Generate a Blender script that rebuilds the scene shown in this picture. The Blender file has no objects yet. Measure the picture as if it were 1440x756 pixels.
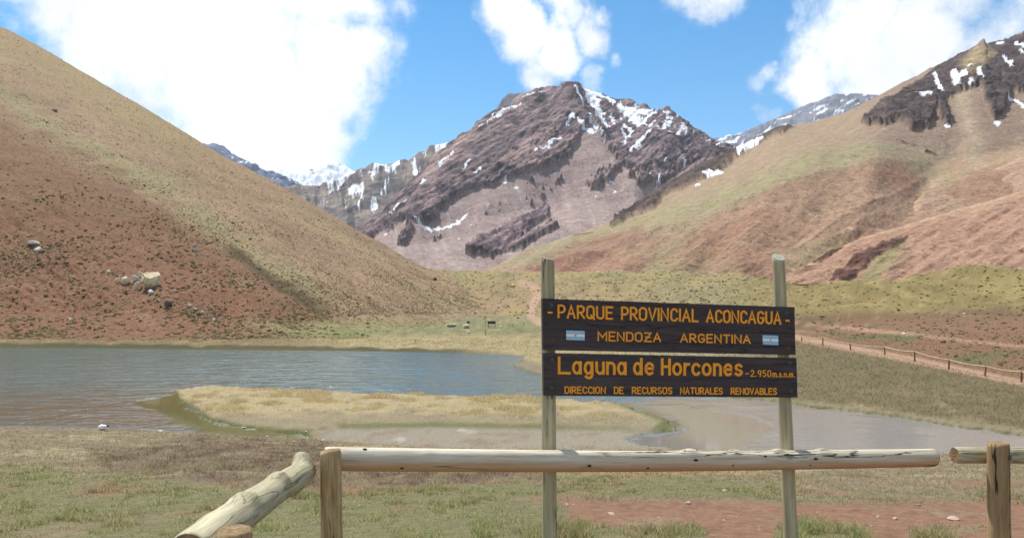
import bpy, bmesh, math, random
import numpy as np
from mathutils import Vector, Matrix

# ------------------------------------------------------------------ camera, sky, sun, exposure
F, CX, HY, ZC = 1100.0, 720.0, 430.0, 6.5        # focal length in photo pixels, centre column, horizon row, eye height over the lake
scn = bpy.context.scene
coll = scn.collection
cam_d = bpy.data.cameras.new('camera')
cam = bpy.data.objects.new('camera', cam_d); coll.objects.link(cam)
cam.location = (0, 0, ZC); cam.rotation_euler = (math.radians(90), 0, 0)
cam_d.sensor_width = 36; cam_d.lens = 36 * F / 1440; cam_d.shift_y = (HY - 378) / 1440
cam_d.clip_start = 0.1; cam_d.clip_end = 60000
scn.camera = cam

SUN_EL, SUN_AZ = math.radians(60), math.radians(-38)       # azimuth from +Y, clockwise
sd = Vector((math.sin(SUN_AZ) * math.cos(SUN_EL), math.cos(SUN_AZ) * math.cos(SUN_EL), math.sin(SUN_EL)))
ld = bpy.data.lights.new('sun', 'SUN'); ld.energy = 3.3; ld.angle = math.radians(0.6); ld.color = (1, .955, .88)
sun = bpy.data.objects.new('sun', ld); coll.objects.link(sun)
sun.rotation_euler = (-sd).to_track_quat('-Z', 'Y').to_euler(); sun.location = (0, 0, 50)

world = bpy.data.worlds.new('World'); scn.world = world; world.use_nodes = True
def build_world():
    nt = world.node_tree; nt.nodes.clear(); N = nt.nodes.new; L = nt.links.new
    out = N('ShaderNodeOutputWorld'); mix = N('ShaderNodeMixShader'); b1 = N('ShaderNodeBackground'); b2 = N('ShaderNodeBackground')
    sky = N('ShaderNodeTexSky'); sky.sky_type = 'NISHITA'; sky.sun_disc = False
    sky.sun_elevation = SUN_EL; sky.sun_rotation = SUN_AZ; sky.altitude = 2950; sky.air_density = 1.25; sky.dust_density = .3; sky.ozone_density = 1.0
    hs = N('ShaderNodeHueSaturation'); hs.inputs['Saturation'].default_value = 1.42; hs.inputs['Hue'].default_value = .492; hs.inputs['Value'].default_value = 1.0
    L(sky.outputs[0], hs.inputs['Color']); L(hs.outputs[0], b1.inputs[0]); b1.inputs[1].default_value = .085
    b2.inputs[0].default_value = (1, 1, 1, 1); b2.inputs[1].default_value = .66
    tc = N('ShaderNodeTexCoord'); V = tc.outputs['Generated']
    def math_(op, a, b=None, clamp=False):
        n = N('ShaderNodeMath'); n.operation = op; n.use_clamp = clamp
        for i, v in enumerate((a, b)):
            if v is None: continue
            if isinstance(v, (int, float)): n.inputs[i].default_value = v
            else: L(v, n.inputs[i])
        return n.outputs[0]
    # distort the direction so cloud edges billow
    nz = N('ShaderNodeTexNoise'); nz.inputs['Scale'].default_value = 7; nz.inputs['Detail'].default_value = 6; nz.inputs['Roughness'].default_value = .6
    L(V, nz.inputs['Vector'])
    sub = N('ShaderNodeVectorMath'); sub.operation = 'SUBTRACT'; L(nz.outputs['Color'], sub.inputs[0]); sub.inputs[1].default_value = (.5, .5, .5)
    sc = N('ShaderNodeVectorMath'); sc.operation = 'SCALE'; L(sub.outputs[0], sc.inputs[0]); sc.inputs['Scale'].default_value = .11
    ad = N('ShaderNodeVectorMath'); ad.operation = 'ADD'; L(V, ad.inputs[0]); L(sc.outputs[0], ad.inputs[1]); W = ad.outputs[0]
    clouds = [  # photo column, row, radius in photo pixels, thickness
        (330, 90, 190, 1.25), (210, 20, 170, 1.2), (450, 110, 120, 1.15), (420, 200, 100, 1.2), (330, 180, 120, 1.1), (505, 80, 80, .95),
        (100, -60, 150, 1.0), (420, -60, 180, 1.1), (280, -150, 260, 1.2), (150, 120, 110, .6), (20, 20, 60, .45),
        (725, 40, 62, 1.05), (775, 65, 62, 1.1), (745, 95, 45, .95), (825, 45, 50, .85), (832, 105, 40, .75), (790, 10, 55, .8), (874, 80, 22, .5),
        (1000, -14, 62, .95), (960, -30, 60, .8),
        (1180, 60, 85, 1.05), (1150, 105, 58, .95), (1240, 90, 85, 1.1), (1300, 50, 95, 1.05), (1210, 0, 95, 1.05), (1350, -10, 100, .8), (1205, 130, 60, 1.0), (1130, 20, 45, .6),
        (1082, 110, 26, .5), (1080, 150, 30, .5), (1420, 60, 90, .55), (1300, -120, 200, 1.0), (1500, 0, 130, .6)]
    field = None
    for px, py, r, a in clouds:
        c = Vector(((px - CX) / F, 1, (HY - py) / F)); k = c.length; c.normalize()
        dn = N('ShaderNodeVectorMath'); dn.operation = 'DISTANCE'; L(W, dn.inputs[0]); dn.inputs[1].default_value = c
        mr = N('ShaderNodeMapRange'); mr.interpolation_type = 'SMOOTHSTEP'
        L(dn.outputs['Value'], mr.inputs['Value']); mr.inputs['From Min'].default_value = r / F / k * 1.08; mr.inputs['From Max'].default_value = r / F / k * .2
        mr.inputs['To Min'].default_value = 0; mr.inputs['To Max'].default_value = a * 1.15
        field = mr.outputs[0] if field is None else math_('MAXIMUM', field, mr.outputs[0])
    # the rest of the sky carries the same broken cumulus
    gn = N('ShaderNodeTexNoise'); gn.inputs['Scale'].default_value = 2.2; gn.inputs['Detail'].default_value = 3; L(V, gn.inputs['Vector'])
    g = N('ShaderNodeMapRange'); L(gn.outputs[0], g.inputs['Value']); g.inputs['From Min'].default_value = .47; g.inputs['From Max'].default_value = .62; g.inputs['To Max'].default_value = 1.1
    sx = N('ShaderNodeSeparateXYZ'); L(V, sx.inputs[0])
    # angle away from the view axis, in tangent units: the generic field sets in outside the frame
    ang = N('ShaderNodeMapRange'); L(sx.outputs['Y'], ang.inputs['Value']); ang.inputs['From Min'].default_value = .80; ang.inputs['From Max'].default_value = .70
    field = math_('MAXIMUM', field, math_('MULTIPLY', g.outputs[0], ang.outputs[0]))
    dz = N('ShaderNodeTexNoise'); dz.inputs['Scale'].default_value = 13; dz.inputs['Detail'].default_value = 12; dz.inputs['Roughness'].default_value = .66; dz.inputs['Distortion'].default_value = .25
    L(V, dz.inputs['Vector'])
    rag = math_('MULTIPLY', math_('SUBTRACT', dz.outputs[0], .5), 2.3)
    # noise only bites where there is some cloud
    bite = N('ShaderNodeMapRange'); L(field, bite.inputs['Value']); bite.inputs['From Max'].default_value = .25
    dens = math_('ADD', field, math_('MULTIPLY', rag, bite.outputs[0]))
    al = N('ShaderNodeMapRange'); al.interpolation_type = 'SMOOTHSTEP'; L(dens, al.inputs['Value'])
    al.inputs['From Min'].default_value = .12; al.inputs['From Max'].default_value = 1.18
    cn = N('ShaderNodeTexNoise'); cn.inputs['Scale'].default_value = 6; cn.inputs['Detail'].default_value = 6; cn.inputs['Roughness'].default_value = .6; L(W, cn.inputs['Vector'])
    cb = N('ShaderNodeMapRange'); L(cn.outputs[0], cb.inputs['Value']); cb.inputs['From Min'].default_value = .35; cb.inputs['From Max'].default_value = .6; cb.inputs['To Min'].default_value = .55; cb.inputs['To Max'].default_value = .68; L(cb.outputs[0], b2.inputs[1])
    b2.inputs[0].default_value = (.97, .985, 1, 1)
    L(al.outputs[0], mix.inputs[0]); L(b1.outputs[0], mix.inputs[1]); L(b2.outputs[0], mix.inputs[2]); L(mix.outputs[0], out.inputs[0])
build_world()
scn.view_settings.view_transform = 'Standard'; scn.view_settings.look = 'None'; scn.view_settings.exposure = .95; scn.view_settings.gamma = 1
scn.view_settings.use_curve_mapping = False

# ------------------------------------------------------------------ helpers
rng = np.random.default_rng(7); random.seed(7)
K = 1.5; SAT = .10
def lin(c):
    c = np.asarray(c, float) / 255
    return np.where(c <= .04045, c / 12.92, ((c + .055) / 1.055) ** 2.4)
def A(r, g, b, k=None):                    # albedo whose sunlit look is about this display colour
    c = lin((r, g, b)); c = (c + SAT * (c.mean() - c)) / np.array((1.01, 1.0, 1.04))
    return np.clip(c / (k or K), 0, .9)
def sst(a, b, x):
    t = np.clip((x - a) / (b - a), 0, 1); return t * t * (3 - 2 * t)
def _hash(ix, iy, iz, s):
    h = (ix.astype(np.uint32) * np.uint32(374761393) + iy.astype(np.uint32) * np.uint32(668265263) + iz.astype(np.uint32) * np.uint32(2147483647 - 56) + np.uint32(s * 362437 + 17))
    h = (h ^ (h >> np.uint32(13))) * np.uint32(1274126177); h = h ^ (h >> np.uint32(16)); h = h * np.uint32(2246822519)
    return h ^ (h >> np.uint32(15))
def perlin(x, y, z=None, seed=0):
    if z is None: z = np.zeros_like(x) + .37
    xi, yi, zi = np.floor(x), np.floor(y), np.floor(z); fx, fy, fz = x - xi, y - yi, z - zi
    xi, yi, zi = xi.astype(np.int64), yi.astype(np.int64), zi.astype(np.int64)
    u, v, w = [t * t * t * (t * (t * 6 - 15) + 10) for t in (fx, fy, fz)]
    r = 0
    for dx in (0, 1):
        for dy in (0, 1):
            for dz in (0, 1):
                h = _hash(xi + dx, yi + dy, zi + dz, seed)
                g = ((h & np.uint32(1023)) / 511.5 - 1) * (fx - dx) + (((h >> np.uint32(10)) & np.uint32(1023)) / 511.5 - 1) * (fy - dy) + (((h >> np.uint32(20)) & np.uint32(1023)) / 511.5 - 1) * (fz - dz)
                r = r + g * (u if dx else 1 - u) * (v if dy else 1 - v) * (w if dz else 1 - w)
    return r * 1.3
def fbm(x, y, z=None, o=5, seed=0, gain=.5, ridged=False):
    t, a, n = 0, 1, 0
    for i in range(o):
        p = perlin(x, y, z, seed + i * 7)
        t = t + a * ((1 - 2 * np.abs(p)) if ridged else p); n += a
        a *= gain; x, y = x * 2.03, y * 2.03
        if z is not None: z = z * 2.03
    return t / n
def unproj(px, py, d): return np.stack([(px - CX) / F * d, d, ZC + (HY - py) / F * d], -1)
def proj(P): return CX + P[..., 0] / P[..., 1] * F, HY - (P[..., 2] - ZC) / P[..., 1] * F
def pdist(PX, PY, pts):                    # distance to a polyline
    r = np.full(PX.shape, 1e9)
    if len(pts) == 1: return np.hypot(PX - pts[0][0], PY - pts[0][1])
    for (x0, y0), (x1, y1) in zip(pts[:-1], pts[1:]):
        vx, vy = x1 - x0, y1 - y0; t = np.clip(((PX - x0) * vx + (PY - y0) * vy) / (vx * vx + vy * vy + 1e-9), 0, 1)
        r = np.minimum(r, np.hypot(PX - x0 - t * vx, PY - y0 - t * vy))
    return r
def poly(PX, PY, pts, soft=1.0):           # 1 inside, 0 outside, soft edge
    ins = np.zeros(PX.shape, bool); q = pts[-1]
    for p in pts:
        c = ((p[1] > PY) != (q[1] > PY)) & (PX < (q[0] - p[0]) * (PY - p[1]) / (q[1] - p[1] + 1e-12) + p[0]); ins ^= c; q = p
    d = pdist(PX, PY, list(pts) + [pts[0]])
    return sst(-soft, soft, np.where(ins, d, -d))
def z_(off, s, pts): return [(off[0] + x * s, off[1] + y * s) for x, y in pts]
def mixc(base, col, m):
    return base + (np.asarray(col) - base) * m[..., None]

def tag(o, label, cat=None, group=None, kind=None):
    o['label'] = label
    if cat: o['category'] = cat
    if group: o['group'] = group
    if kind: o['kind'] = kind
    return o
def new_obj(name, mesh, mat=None, parent=None):
    o = bpy.data.objects.new(name, mesh); coll.objects.link(o)
    if mat and mesh is not None: mesh.materials.append(mat)
    if parent: o.parent = parent
    return o
def empty(name, loc, label, cat, group=None):
    o = bpy.data.objects.new(name, None); coll.objects.link(o); o.location = loc; o.empty_display_size = .1
    return tag(o, label, cat, group)
def np_mesh(name, V, faces, col=None, smooth=True, extra=None):
    """faces: (n,3) or (n,4) int array"""
    me = bpy.data.meshes.new(name); V = np.asarray(V, np.float32); faces = np.asarray(faces, np.int32); k = faces.shape[1]
    me.vertices.add(len(V)); me.vertices.foreach_set('co', V.ravel())
    me.loops.add(faces.size); me.loops.foreach_set('vertex_index', faces.ravel())
    me.polygons.add(len(faces)); me.polygons.foreach_set('loop_start', np.arange(0, faces.size, k, dtype=np.int32))
    me.polygons.foreach_set('use_smooth', np.full(len(faces), smooth))
    me.update(calc_edges=True)
    if col is not None:
        a = me.color_attributes.new('Col', 'FLOAT_COLOR', 'POINT')
        c = np.ones((len(V), 4), np.float32); c[:, :3] = col.reshape(-1, 3); a.data.foreach_set('color', c.ravel())
    for nm, arr in (extra or {}).items():
        a = me.attributes.new(nm, 'FLOAT', 'POINT'); a.data.foreach_set('value', arr.astype(np.float32).ravel())
    me.validate()
    return me
def grid_faces(R, C):
    i = np.arange(R * C).reshape(R, C)
    return np.stack([i[:-1, :-1], i[:-1, 1:], i[1:, 1:], i[1:, :-1]], -1).reshape(-1, 4)
def gnormal(P):
    gx = np.gradient(P, axis=1); gy = np.gradient(P, axis=0); n = np.cross(gx, gy)
    n /= np.linalg.norm(n, axis=-1, keepdims=True) + 1e-9
    return np.where((n[..., 2:3] < 0), -n, n)

# ------------------------------------------------------------------ materials
def mat_new(name):
    m = bpy.data.materials.new(name); m.use_nodes = True; nt = m.node_tree; b = nt.nodes['Principled BSDF']
    b.inputs['Roughness'].default_value = .9; b.inputs['Specular IOR Level'].default_value = .2
    return m, nt, b
def terrain_mat(name, scale, bump, dist, var=.35, rough=.95, bed=None, speck=None):
    """vertex colour broken up by noise; bed = (angle, along, across, strength) adds tilted strata where the 'rock' attribute is set"""
    m, nt, b = mat_new(name); N = nt.nodes.new; L = nt.links.new
    at = N('ShaderNodeAttribute'); at.attribute_name = 'Col'; tc = N('ShaderNodeTexCoord')
    def noise(vec, sc, det, ro=.68):
        n = N('ShaderNodeTexNoise'); n.inputs['Scale'].default_value = sc; n.inputs['Detail'].default_value = det; n.inputs['Roughness'].default_value = ro; L(vec, n.inputs['Vector']); return n.outputs[0]
    def rng_(v, a, b_, lo, hi):
        mr = N('ShaderNodeMapRange'); mr.clamp = False; L(v, mr.inputs['Value'])
        for k, x in zip(('From Min', 'From Max', 'To Min', 'To Max'), (a, b_, lo, hi)): mr.inputs[k].default_value = x
        return mr.outputs[0]
    def mul(a, b_):
        q = N('ShaderNodeMath'); q.operation = 'MULTIPLY'; L(a, q.inputs[0]); L(b_, q.inputs[1]); return q.outputs[0]
    n1 = noise(tc.outputs['Object'], scale, 8); n2 = noise(tc.outputs['Object'], scale * 4.3, 5, .75)
    fac = mul(rng_(n1, .3, .7, 1 - var, 1 + var), rng_(n2, .3, .7, 1 - var * .7, 1 + var * .7)); hgt = n1
    if speck:
        n3 = noise(tc.outputs['Object'], speck, 2, .5); q = N('ShaderNodeValToRGB'); L(n3, q.inputs[0]); e = q.color_ramp.elements; e[0].position = .30; e[0].color = (1.35, 1.35, 1.35, 1); e[1].position = .36; e[1].color = (1, 1, 1, 1)
        for ps, vl in ((.60, 1.0), (.66, .58)): t_ = e.new(ps); t_.color = (vl, vl, vl, 1)
        fac = mul(fac, q.outputs[0])
    if bed:
        ang, al, ac, st = bed; mp = N('ShaderNodeMapping'); mp.inputs['Rotation'].default_value = (0, ang, 0); L(tc.outputs['Object'], mp.inputs['Vector'])
        mp2 = N('ShaderNodeMapping'); mp2.inputs['Scale'].default_value = (1 / al, 1 / al, 1 / ac); L(mp.outputs[0], mp2.inputs['Vector'])
        sn = noise(mp2.outputs[0], 1.0, 7, .62); rk = N('ShaderNodeAttribute'); rk.attribute_name = 'rock'
        k = rng_(sn, .32, .68, 1 - st, 1 + st); one = N('ShaderNodeMix'); one.data_type = 'FLOAT'; L(rk.outputs['Fac'], one.inputs[0]); one.inputs[2].default_value = 1; L(k, one.inputs[3]); fac = mul(fac, one.outputs[0])
        ad = N('ShaderNodeMath'); ad.operation = 'MULTIPLY_ADD'; L(sn, ad.inputs[0]); L(rk.outputs['Fac'], ad.inputs[1]); L(n1, ad.inputs[2]); hgt = ad.outputs[0]
    mu = N('ShaderNodeVectorMath'); mu.operation = 'SCALE'; L(at.outputs['Color'], mu.inputs[0]); L(fac, mu.inputs['Scale']); L(mu.outputs[0], b.inputs['Base Color'])
    bp = N('ShaderNodeBump'); bp.inputs['Strength'].default_value = bump; bp.inputs['Distance'].default_value = dist; L(hgt, bp.inputs['Height']); L(bp.outputs[0], b.inputs['Normal'])
    b.inputs['Roughness'].default_value = rough; b.inputs['Specular IOR Level'].default_value = .1
    return m
def plant_mat(name, tr=.35):
    m = bpy.data.materials.new(name); m.use_nodes = True; nt = m.node_tree; nt.nodes.clear(); N = nt.nodes.new; L = nt.links.new
    at = N('ShaderNodeAttribute'); at.attribute_name = 'Col'; d = N('ShaderNodeBsdfDiffuse'); t = N('ShaderNodeBsdfTranslucent'); mx = N('ShaderNodeMixShader'); o = N('ShaderNodeOutputMaterial')
    L(at.outputs['Color'], d.inputs[0]); L(at.outputs['Color'], t.inputs[0]); mx.inputs[0].default_value = tr
    L(d.outputs[0], mx.inputs[1]); L(t.outputs[0], mx.inputs[2]); L(mx.outputs[0], o.inputs[0])
    return m
def wood_mat(name, c_light, c_dark, c_crack, stretch=12, scale=9, crack=.5, bump=.35, stain=None, blotch=.5):
    """grain runs along local Z; stain: (colour, side) colours the underside of a lying log (local -Y down)"""
    m, nt, b = mat_new(name); N = nt.nodes.new; L = nt.links.new
    tc = N('ShaderNodeTexCoord'); mp = N('ShaderNodeMapping'); mp.inputs['Scale'].default_value = (scale, scale, scale / stretch); L(tc.outputs['Object'], mp.inputs['Vector'])
    oi = N('ShaderNodeObjectInfo'); va = N('ShaderNodeVectorMath'); va.operation = 'ADD'; sc = N('ShaderNodeVectorMath'); sc.operation = 'SCALE'
    cb = N('ShaderNodeCombineXYZ')
    for i in range(3): L(oi.outputs['Random'], cb.inputs[i])
    L(cb.outputs[0], sc.inputs[0]); sc.inputs['Scale'].default_value = 40; L(mp.outputs[0], va.inputs[0]); L(sc.outputs[0], va.inputs[1])
    g = N('ShaderNodeTexNoise'); g.inputs['Scale'].default_value = 3.2; g.inputs['Detail'].default_value = 9; g.inputs['Roughness'].default_value = .7; L(va.outputs[0], g.inputs['Vector'])
    r = N('ShaderNodeValToRGB'); r.color_ramp.elements[0].position = .33; r.color_ramp.elements[1].position = .62
    r.color_ramp.elements[0].color = (*c_dark, 1); r.color_ramp.elements[1].color = (*c_light, 1); L(g.outputs[0], r.inputs[0])
    # big weathered blotches
    n2 = N('ShaderNodeTexNoise'); n2.inputs['Scale'].default_value = .55; n2.inputs['Detail'].default_value = 5; L(va.outputs[0], n2.inputs['Vector'])
    m2 = N('ShaderNodeMapRange'); L(n2.outputs[0], m2.inputs['Value']); m2.inputs['From Min'].default_value = .42; m2.inputs['From Max'].default_value = .66; m2.inputs['To Max'].default_value = blotch
    mx = N('ShaderNodeMix'); mx.data_type = 'RGBA'; L(m2.outputs[0], mx.inputs[0]); L(r.outputs[0], mx.inputs[6]); mx.inputs[7].default_value = (*c_dark, 1)
    colr = mx.outputs[2]
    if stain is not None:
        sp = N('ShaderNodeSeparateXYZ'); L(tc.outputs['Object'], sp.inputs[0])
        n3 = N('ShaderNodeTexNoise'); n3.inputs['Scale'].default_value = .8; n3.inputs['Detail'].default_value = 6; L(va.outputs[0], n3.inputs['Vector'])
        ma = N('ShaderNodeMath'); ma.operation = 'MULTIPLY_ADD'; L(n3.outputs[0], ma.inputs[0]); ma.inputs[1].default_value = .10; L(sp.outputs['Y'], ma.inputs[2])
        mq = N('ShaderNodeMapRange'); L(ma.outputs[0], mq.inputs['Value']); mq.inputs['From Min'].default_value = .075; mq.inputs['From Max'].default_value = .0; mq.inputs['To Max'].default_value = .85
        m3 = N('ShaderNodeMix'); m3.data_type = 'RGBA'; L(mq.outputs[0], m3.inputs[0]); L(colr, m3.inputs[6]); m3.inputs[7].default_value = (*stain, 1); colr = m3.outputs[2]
    # drying cracks: long thin dark lines
    mp2 = N('ShaderNodeMapping'); mp2.inputs['Scale'].default_value = (scale * .9, scale * .9, scale * .07); L(tc.outputs['Object'], mp2.inputs['Vector'])
    va2 = N('ShaderNodeVectorMath'); va2.operation = 'ADD'; L(mp2.outputs[0], va2.inputs[0]); L(sc.outputs[0], va2.inputs[1])
    c = N('ShaderNodeTexNoise'); c.inputs['Scale'].default_value = 1.5; c.inputs['Detail'].default_value = 4; L(va2.outputs[0], c.inputs['Vector'])
    s1 = N('ShaderNodeMath'); s1.operation = 'SUBTRACT'; L(c.outputs[0], s1.inputs[0]); s1.inputs[1].default_value = .5
    s2 = N('ShaderNodeMath'); s2.operation = 'ABSOLUTE'; L(s1.outputs[0], s2.inputs[0])
    s3 = N('ShaderNodeMapRange'); L(s2.outputs[0], s3.inputs['Value']); s3.inputs['From Min'].default_value = .006; s3.inputs['From Max'].default_value = .016; s3.inputs['To Min'].default_value = crack; s3.inputs['To Max'].default_value = 0
    s4 = N('ShaderNodeMapRange'); L(n2.outputs[0], s4.inputs['Value']); s4.inputs['From Min'].default_value = .42; s4.inputs['From Max'].default_value = .5
    s5 = N('ShaderNodeMath'); s5.operation = 'MULTIPLY'; L(s3.outputs[0], s5.inputs[0]); L(s4.outputs[0], s5.inputs[1])
    m4 = N('ShaderNodeMix'); m4.data_type = 'RGBA'; L(s5.outputs[0], m4.inputs[0]); L(colr, m4.inputs[6]); m4.inputs[7].default_value = (*c_crack, 1)
    L(m4.outputs[2], b.inputs['Base Color'])
    h = N('ShaderNodeMath'); h.operation = 'SUBTRACT'; L(g.outputs[0], h.inputs[0]); L(s5.outputs[0], h.inputs[1])
    bp = N('ShaderNodeBump'); bp.inputs['Strength'].default_value = bump; bp.inputs['Distance'].default_value = .006; L(h.outputs[0], bp.inputs['Height']); L(bp.outputs[0], b.inputs['Normal'])
    b.inputs['Roughness'].default_value = .85
    return m
def rock_mat(name, c1, c2, scale=2.5, bump=.6, dist=.08):
    m, nt, b = mat_new(name); N = nt.nodes.new; L = nt.links.new
    tc = N('ShaderNodeTexCoord'); n = N('ShaderNodeTexNoise'); n.inputs['Scale'].default_value = scale; n.inputs['Detail'].default_value = 8; n.inputs['Roughness'].default_value = .65; L(tc.outputs['Object'], n.inputs['Vector'])
    r = N('ShaderNodeValToRGB'); r.color_ramp.elements[0].position = .35; r.color_ramp.elements[1].position = .65; r.color_ramp.elements[0].color = (*c1, 1); r.color_ramp.elements[1].color = (*c2, 1)
    L(n.outputs[0], r.inputs[0]); L(r.outputs[0], b.inputs['Base Color'])
    bp = N('ShaderNodeBump'); bp.inputs['Strength'].default_value = bump; bp.inputs['Distance'].default_value = dist; L(n.outputs[0], bp.inputs['Height']); L(bp.outputs[0], b.inputs['Normal'])
    return m
def flat_mat(name, c, rough=.6, var=.12, scale=60, metal=0, spec=.3):
    m, nt, b = mat_new(name); N = nt.nodes.new; L = nt.links.new; c = np.asarray(c)
    tc = N('ShaderNodeTexCoord'); n = N('ShaderNodeTexNoise'); n.inputs['Scale'].default_value = scale; n.inputs['Detail'].default_value = 5; L(tc.outputs['Object'], n.inputs['Vector'])
    r = N('ShaderNodeValToRGB'); r.color_ramp.elements[0].position = .3; r.color_ramp.elements[1].position = .7
    r.color_ramp.elements[0].color = (*np.clip(c * (1 - var), 0, 1), 1); r.color_ramp.elements[1].color = (*np.clip(c * (1 + var), 0, 1), 1)
    L(n.outputs[0], r.inputs[0]); L(r.outputs[0], b.inputs['Base Color']); b.inputs['Roughness'].default_value = rough; b.inputs['Metallic'].default_value = metal; b.inputs['Specular IOR Level'].default_value = spec
    return m

# ------------------------------------------------------------------ the ground sheet (slope, shores, meadow, moraine)
SHORE = [(-360, 488), (0, 489), (120, 489), (300, 491), (480, 492.5), (600, 494.5), (700, 497), (748, 500), (735, 506), (722, 513), (735, 521), (765, 527), (860, 537), (1000, 556), (1130, 569), (1280, 590), (1440, 612), (1800, 655),
         (1800, 662), (1440, 642), (1250, 637), (1100, 634), (960, 632), (900, 626), (880, 617), (915, 611), (950, 604), (948, 596), (920, 586), (890, 576), (862, 567), (800, 563), (760, 562), (640, 558), (500, 554), (400, 548), (300, 545), (246, 550), (252, 562), (275, 577), (302, 592), (345, 602), (420, 609), (440, 616), (350, 616), (250, 611), (150, 606), (0, 602), (-360, 598)]
keys = [  # column: then (d, z) of near, slope top, slope toe, far shore, meadow or path, moraine toe, crest, beyond
    (-360, (2, 4.95), (6, 4.72), (42.6, .16), (123, .16), (136, 1.0), (170, 1.5), (350, 4), (480, 3)),
    (0,    (2, 4.95), (6, 4.72), (41.6, .16), (121, .16), (136, 1.0), (170, 1.5), (350, 5), (480, 3)),
    (250,  (2, 4.95), (6, 4.72), (39.7, .16), (117.5, .16), (136, 1.0), (180, 1.5), (360, 8), (480, 5)),
    (450,  (2, 4.95), (6, 4.72), (37.4, .14), (115, .18), (150, .9), (220, 2.0), (380, 16), (520, 10)),
    (600,  (2, 4.95), (6, 4.74), (35.4, .12), (111, .2), (200, .9), (262, 3.0), (400, 25.6), (560, 18)),
    (720,  (2, 4.95), (6, 4.72), (35.0, .12), (95, .3), (200, 1.0), (262, 3.2), (400, 25.0), (560, 17)),
    (850,  (2, 4.95), (6, 4.70), (35.0, .12), (67, .3), (150, 1.2), (230, 3.6), (380, 23.9), (540, 16)),
    (1000, (2, 4.95), (6, 4.70), (34.8, .12), (56, .25), (115, 1.9), (190, 5.0), (340, 21.0), (500, 13)),
    (1130, (2, 4.95), (6, 4.70), (34.6, .12), (51, .2), (97, 2.15), (150, 5.6), (240, 13.8), (400, 8)),
    (1290, (2, 4.95), (6, 4.70), (34.0, .12), (44.2, .2), (73, 1.25), (112, 4.6), (190, 12.2), (330, 6)),
    (1440, (2, 4.95), (6, 4.70), (33.4, .12), (39.2, .2), (60, .8), (95, 3.6), (160, 11.9), (300, 6)),
    (1800, (2, 4.95), (6, 4.70), (30.8, .12), (32.0, .2), (46, .7), (80, 3.2), (150, 12.4), (280, 6))]
GC, GR = 720, 430
gcols = np.linspace(-360, 1800, GC); gd = np.exp(np.linspace(math.log(3.0), math.log(560), GR))
kpx = np.array([k[0] for k in keys], float); nk = len(keys[0]) - 1
KD = np.stack([np.interp(gcols, kpx, [k[1 + j][0] for k in keys]) for j in range(nk)]); KZ = np.stack([np.interp(gcols, kpx, [k[1 + j][1] for k in keys]) for j in range(nk)])
GZ = np.stack([np.interp(gd, KD[:, c], KZ[:, c]) for c in range(GC)], 1)
ker = np.ones(11) / 11
GZp = np.pad(GZ, ((5, 5), (0, 0)), mode='edge'); GZ = sum(GZp[i:i + GR] for i in range(11)) / 11
DD = np.repeat(gd[:, None], GC, 1); CC = np.repeat(gcols[None, :], GR, 0)
GX = (CC - CX) / F * DD
PY0 = HY + ZC * F / DD                                       # row where this plan point would show at lake level
dtoe = np.interp(CC, kpx, [k[3][0] for k in keys]); dfar = np.interp(CC, kpx, [k[4][0] for k in keys])
# wobble of the shoreline
wob = 3.0 * fbm(GX * .35, DD * .35, o=4, seed=3) + 1.2 * fbm(GX * 1.3, DD * 1.3, o=3, seed=5)
wobx = 5.0 * fbm(GX * .3, DD * .3, o=4, seed=9)
water_m = poly(CC + wobx * 3, PY0 + wob * sst(480, 560, PY0) * 1.6 + 5 * sst(545, 575, PY0) * fbm(GX * .8, DD * .5, o=4, seed=6) + wob * .25, SHORE, 2.2)
flat = sst(dtoe * .93, dtoe * 1.03, DD) * (1 - sst(dfar * .98, dfar * 1.06, DD))
# relief
nz_big = fbm(GX * .06, DD * .06, o=4, seed=21); nz_mid = fbm(GX * .5, DD * .5, o=4, seed=22); nz_hum = fbm(GX * 1.7, DD * 1.7, o=4, seed=23); nz_fine = fbm(GX * 6, DD * 6, o=3, seed=24)
fore = 1 - sst(dtoe * .8, dtoe * 1.0, DD); nearw = sst(5.5, 9, DD)
GZ = GZ + fore * nearw * (.13 * nz_mid + .13 * nz_hum * sst(11, 19, DD) + .02 * nz_hum) + fore * .012 * nz_fine
far_land = sst(dfar * 1.05, dfar * 1.5, DD)
GZ = GZ + far_land * (3.6 * nz_big * sst(90, 170, DD) + 6.5 * sst(1050, 1180, CC) * sst(85, 130, DD) * fbm(GX * .025 + 5, DD * .03, o=3, seed=33) + .22 * nz_mid * sst(60, 100, DD) + .12 * nz_hum) + sst(190, 330, DD) * 1.1 * fbm(GX * .035 + 3, DD * .05, o=3, seed=31)
# flats: straw peninsula, mud flat; lake bed below
pen = poly(CC, PY0 + wob, [(240, 548), (300, 541), (640, 553), (770, 558), (860, 566), (900, 577), (935, 592), (935, 604), (880, 607), (770, 600), (600, 596), (490, 599), (440, 604), (340, 600), (295, 588), (262, 570)], 3)
mud = poly(CC, PY0, [(470, 603), (600, 599), (800, 603), (900, 609), (960, 600), (1060, 590), (1110, 640), (900, 640), (470, 640), (440, 622)], 5)
GZ = GZ * (1 - flat) + flat * (.10 + .10 * nz_hum * (1 - mud) + .05 * nz_mid + pen * (.07 + .12 * nz_mid) - mud * (.065 + .02 * nz_mid))
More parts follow.
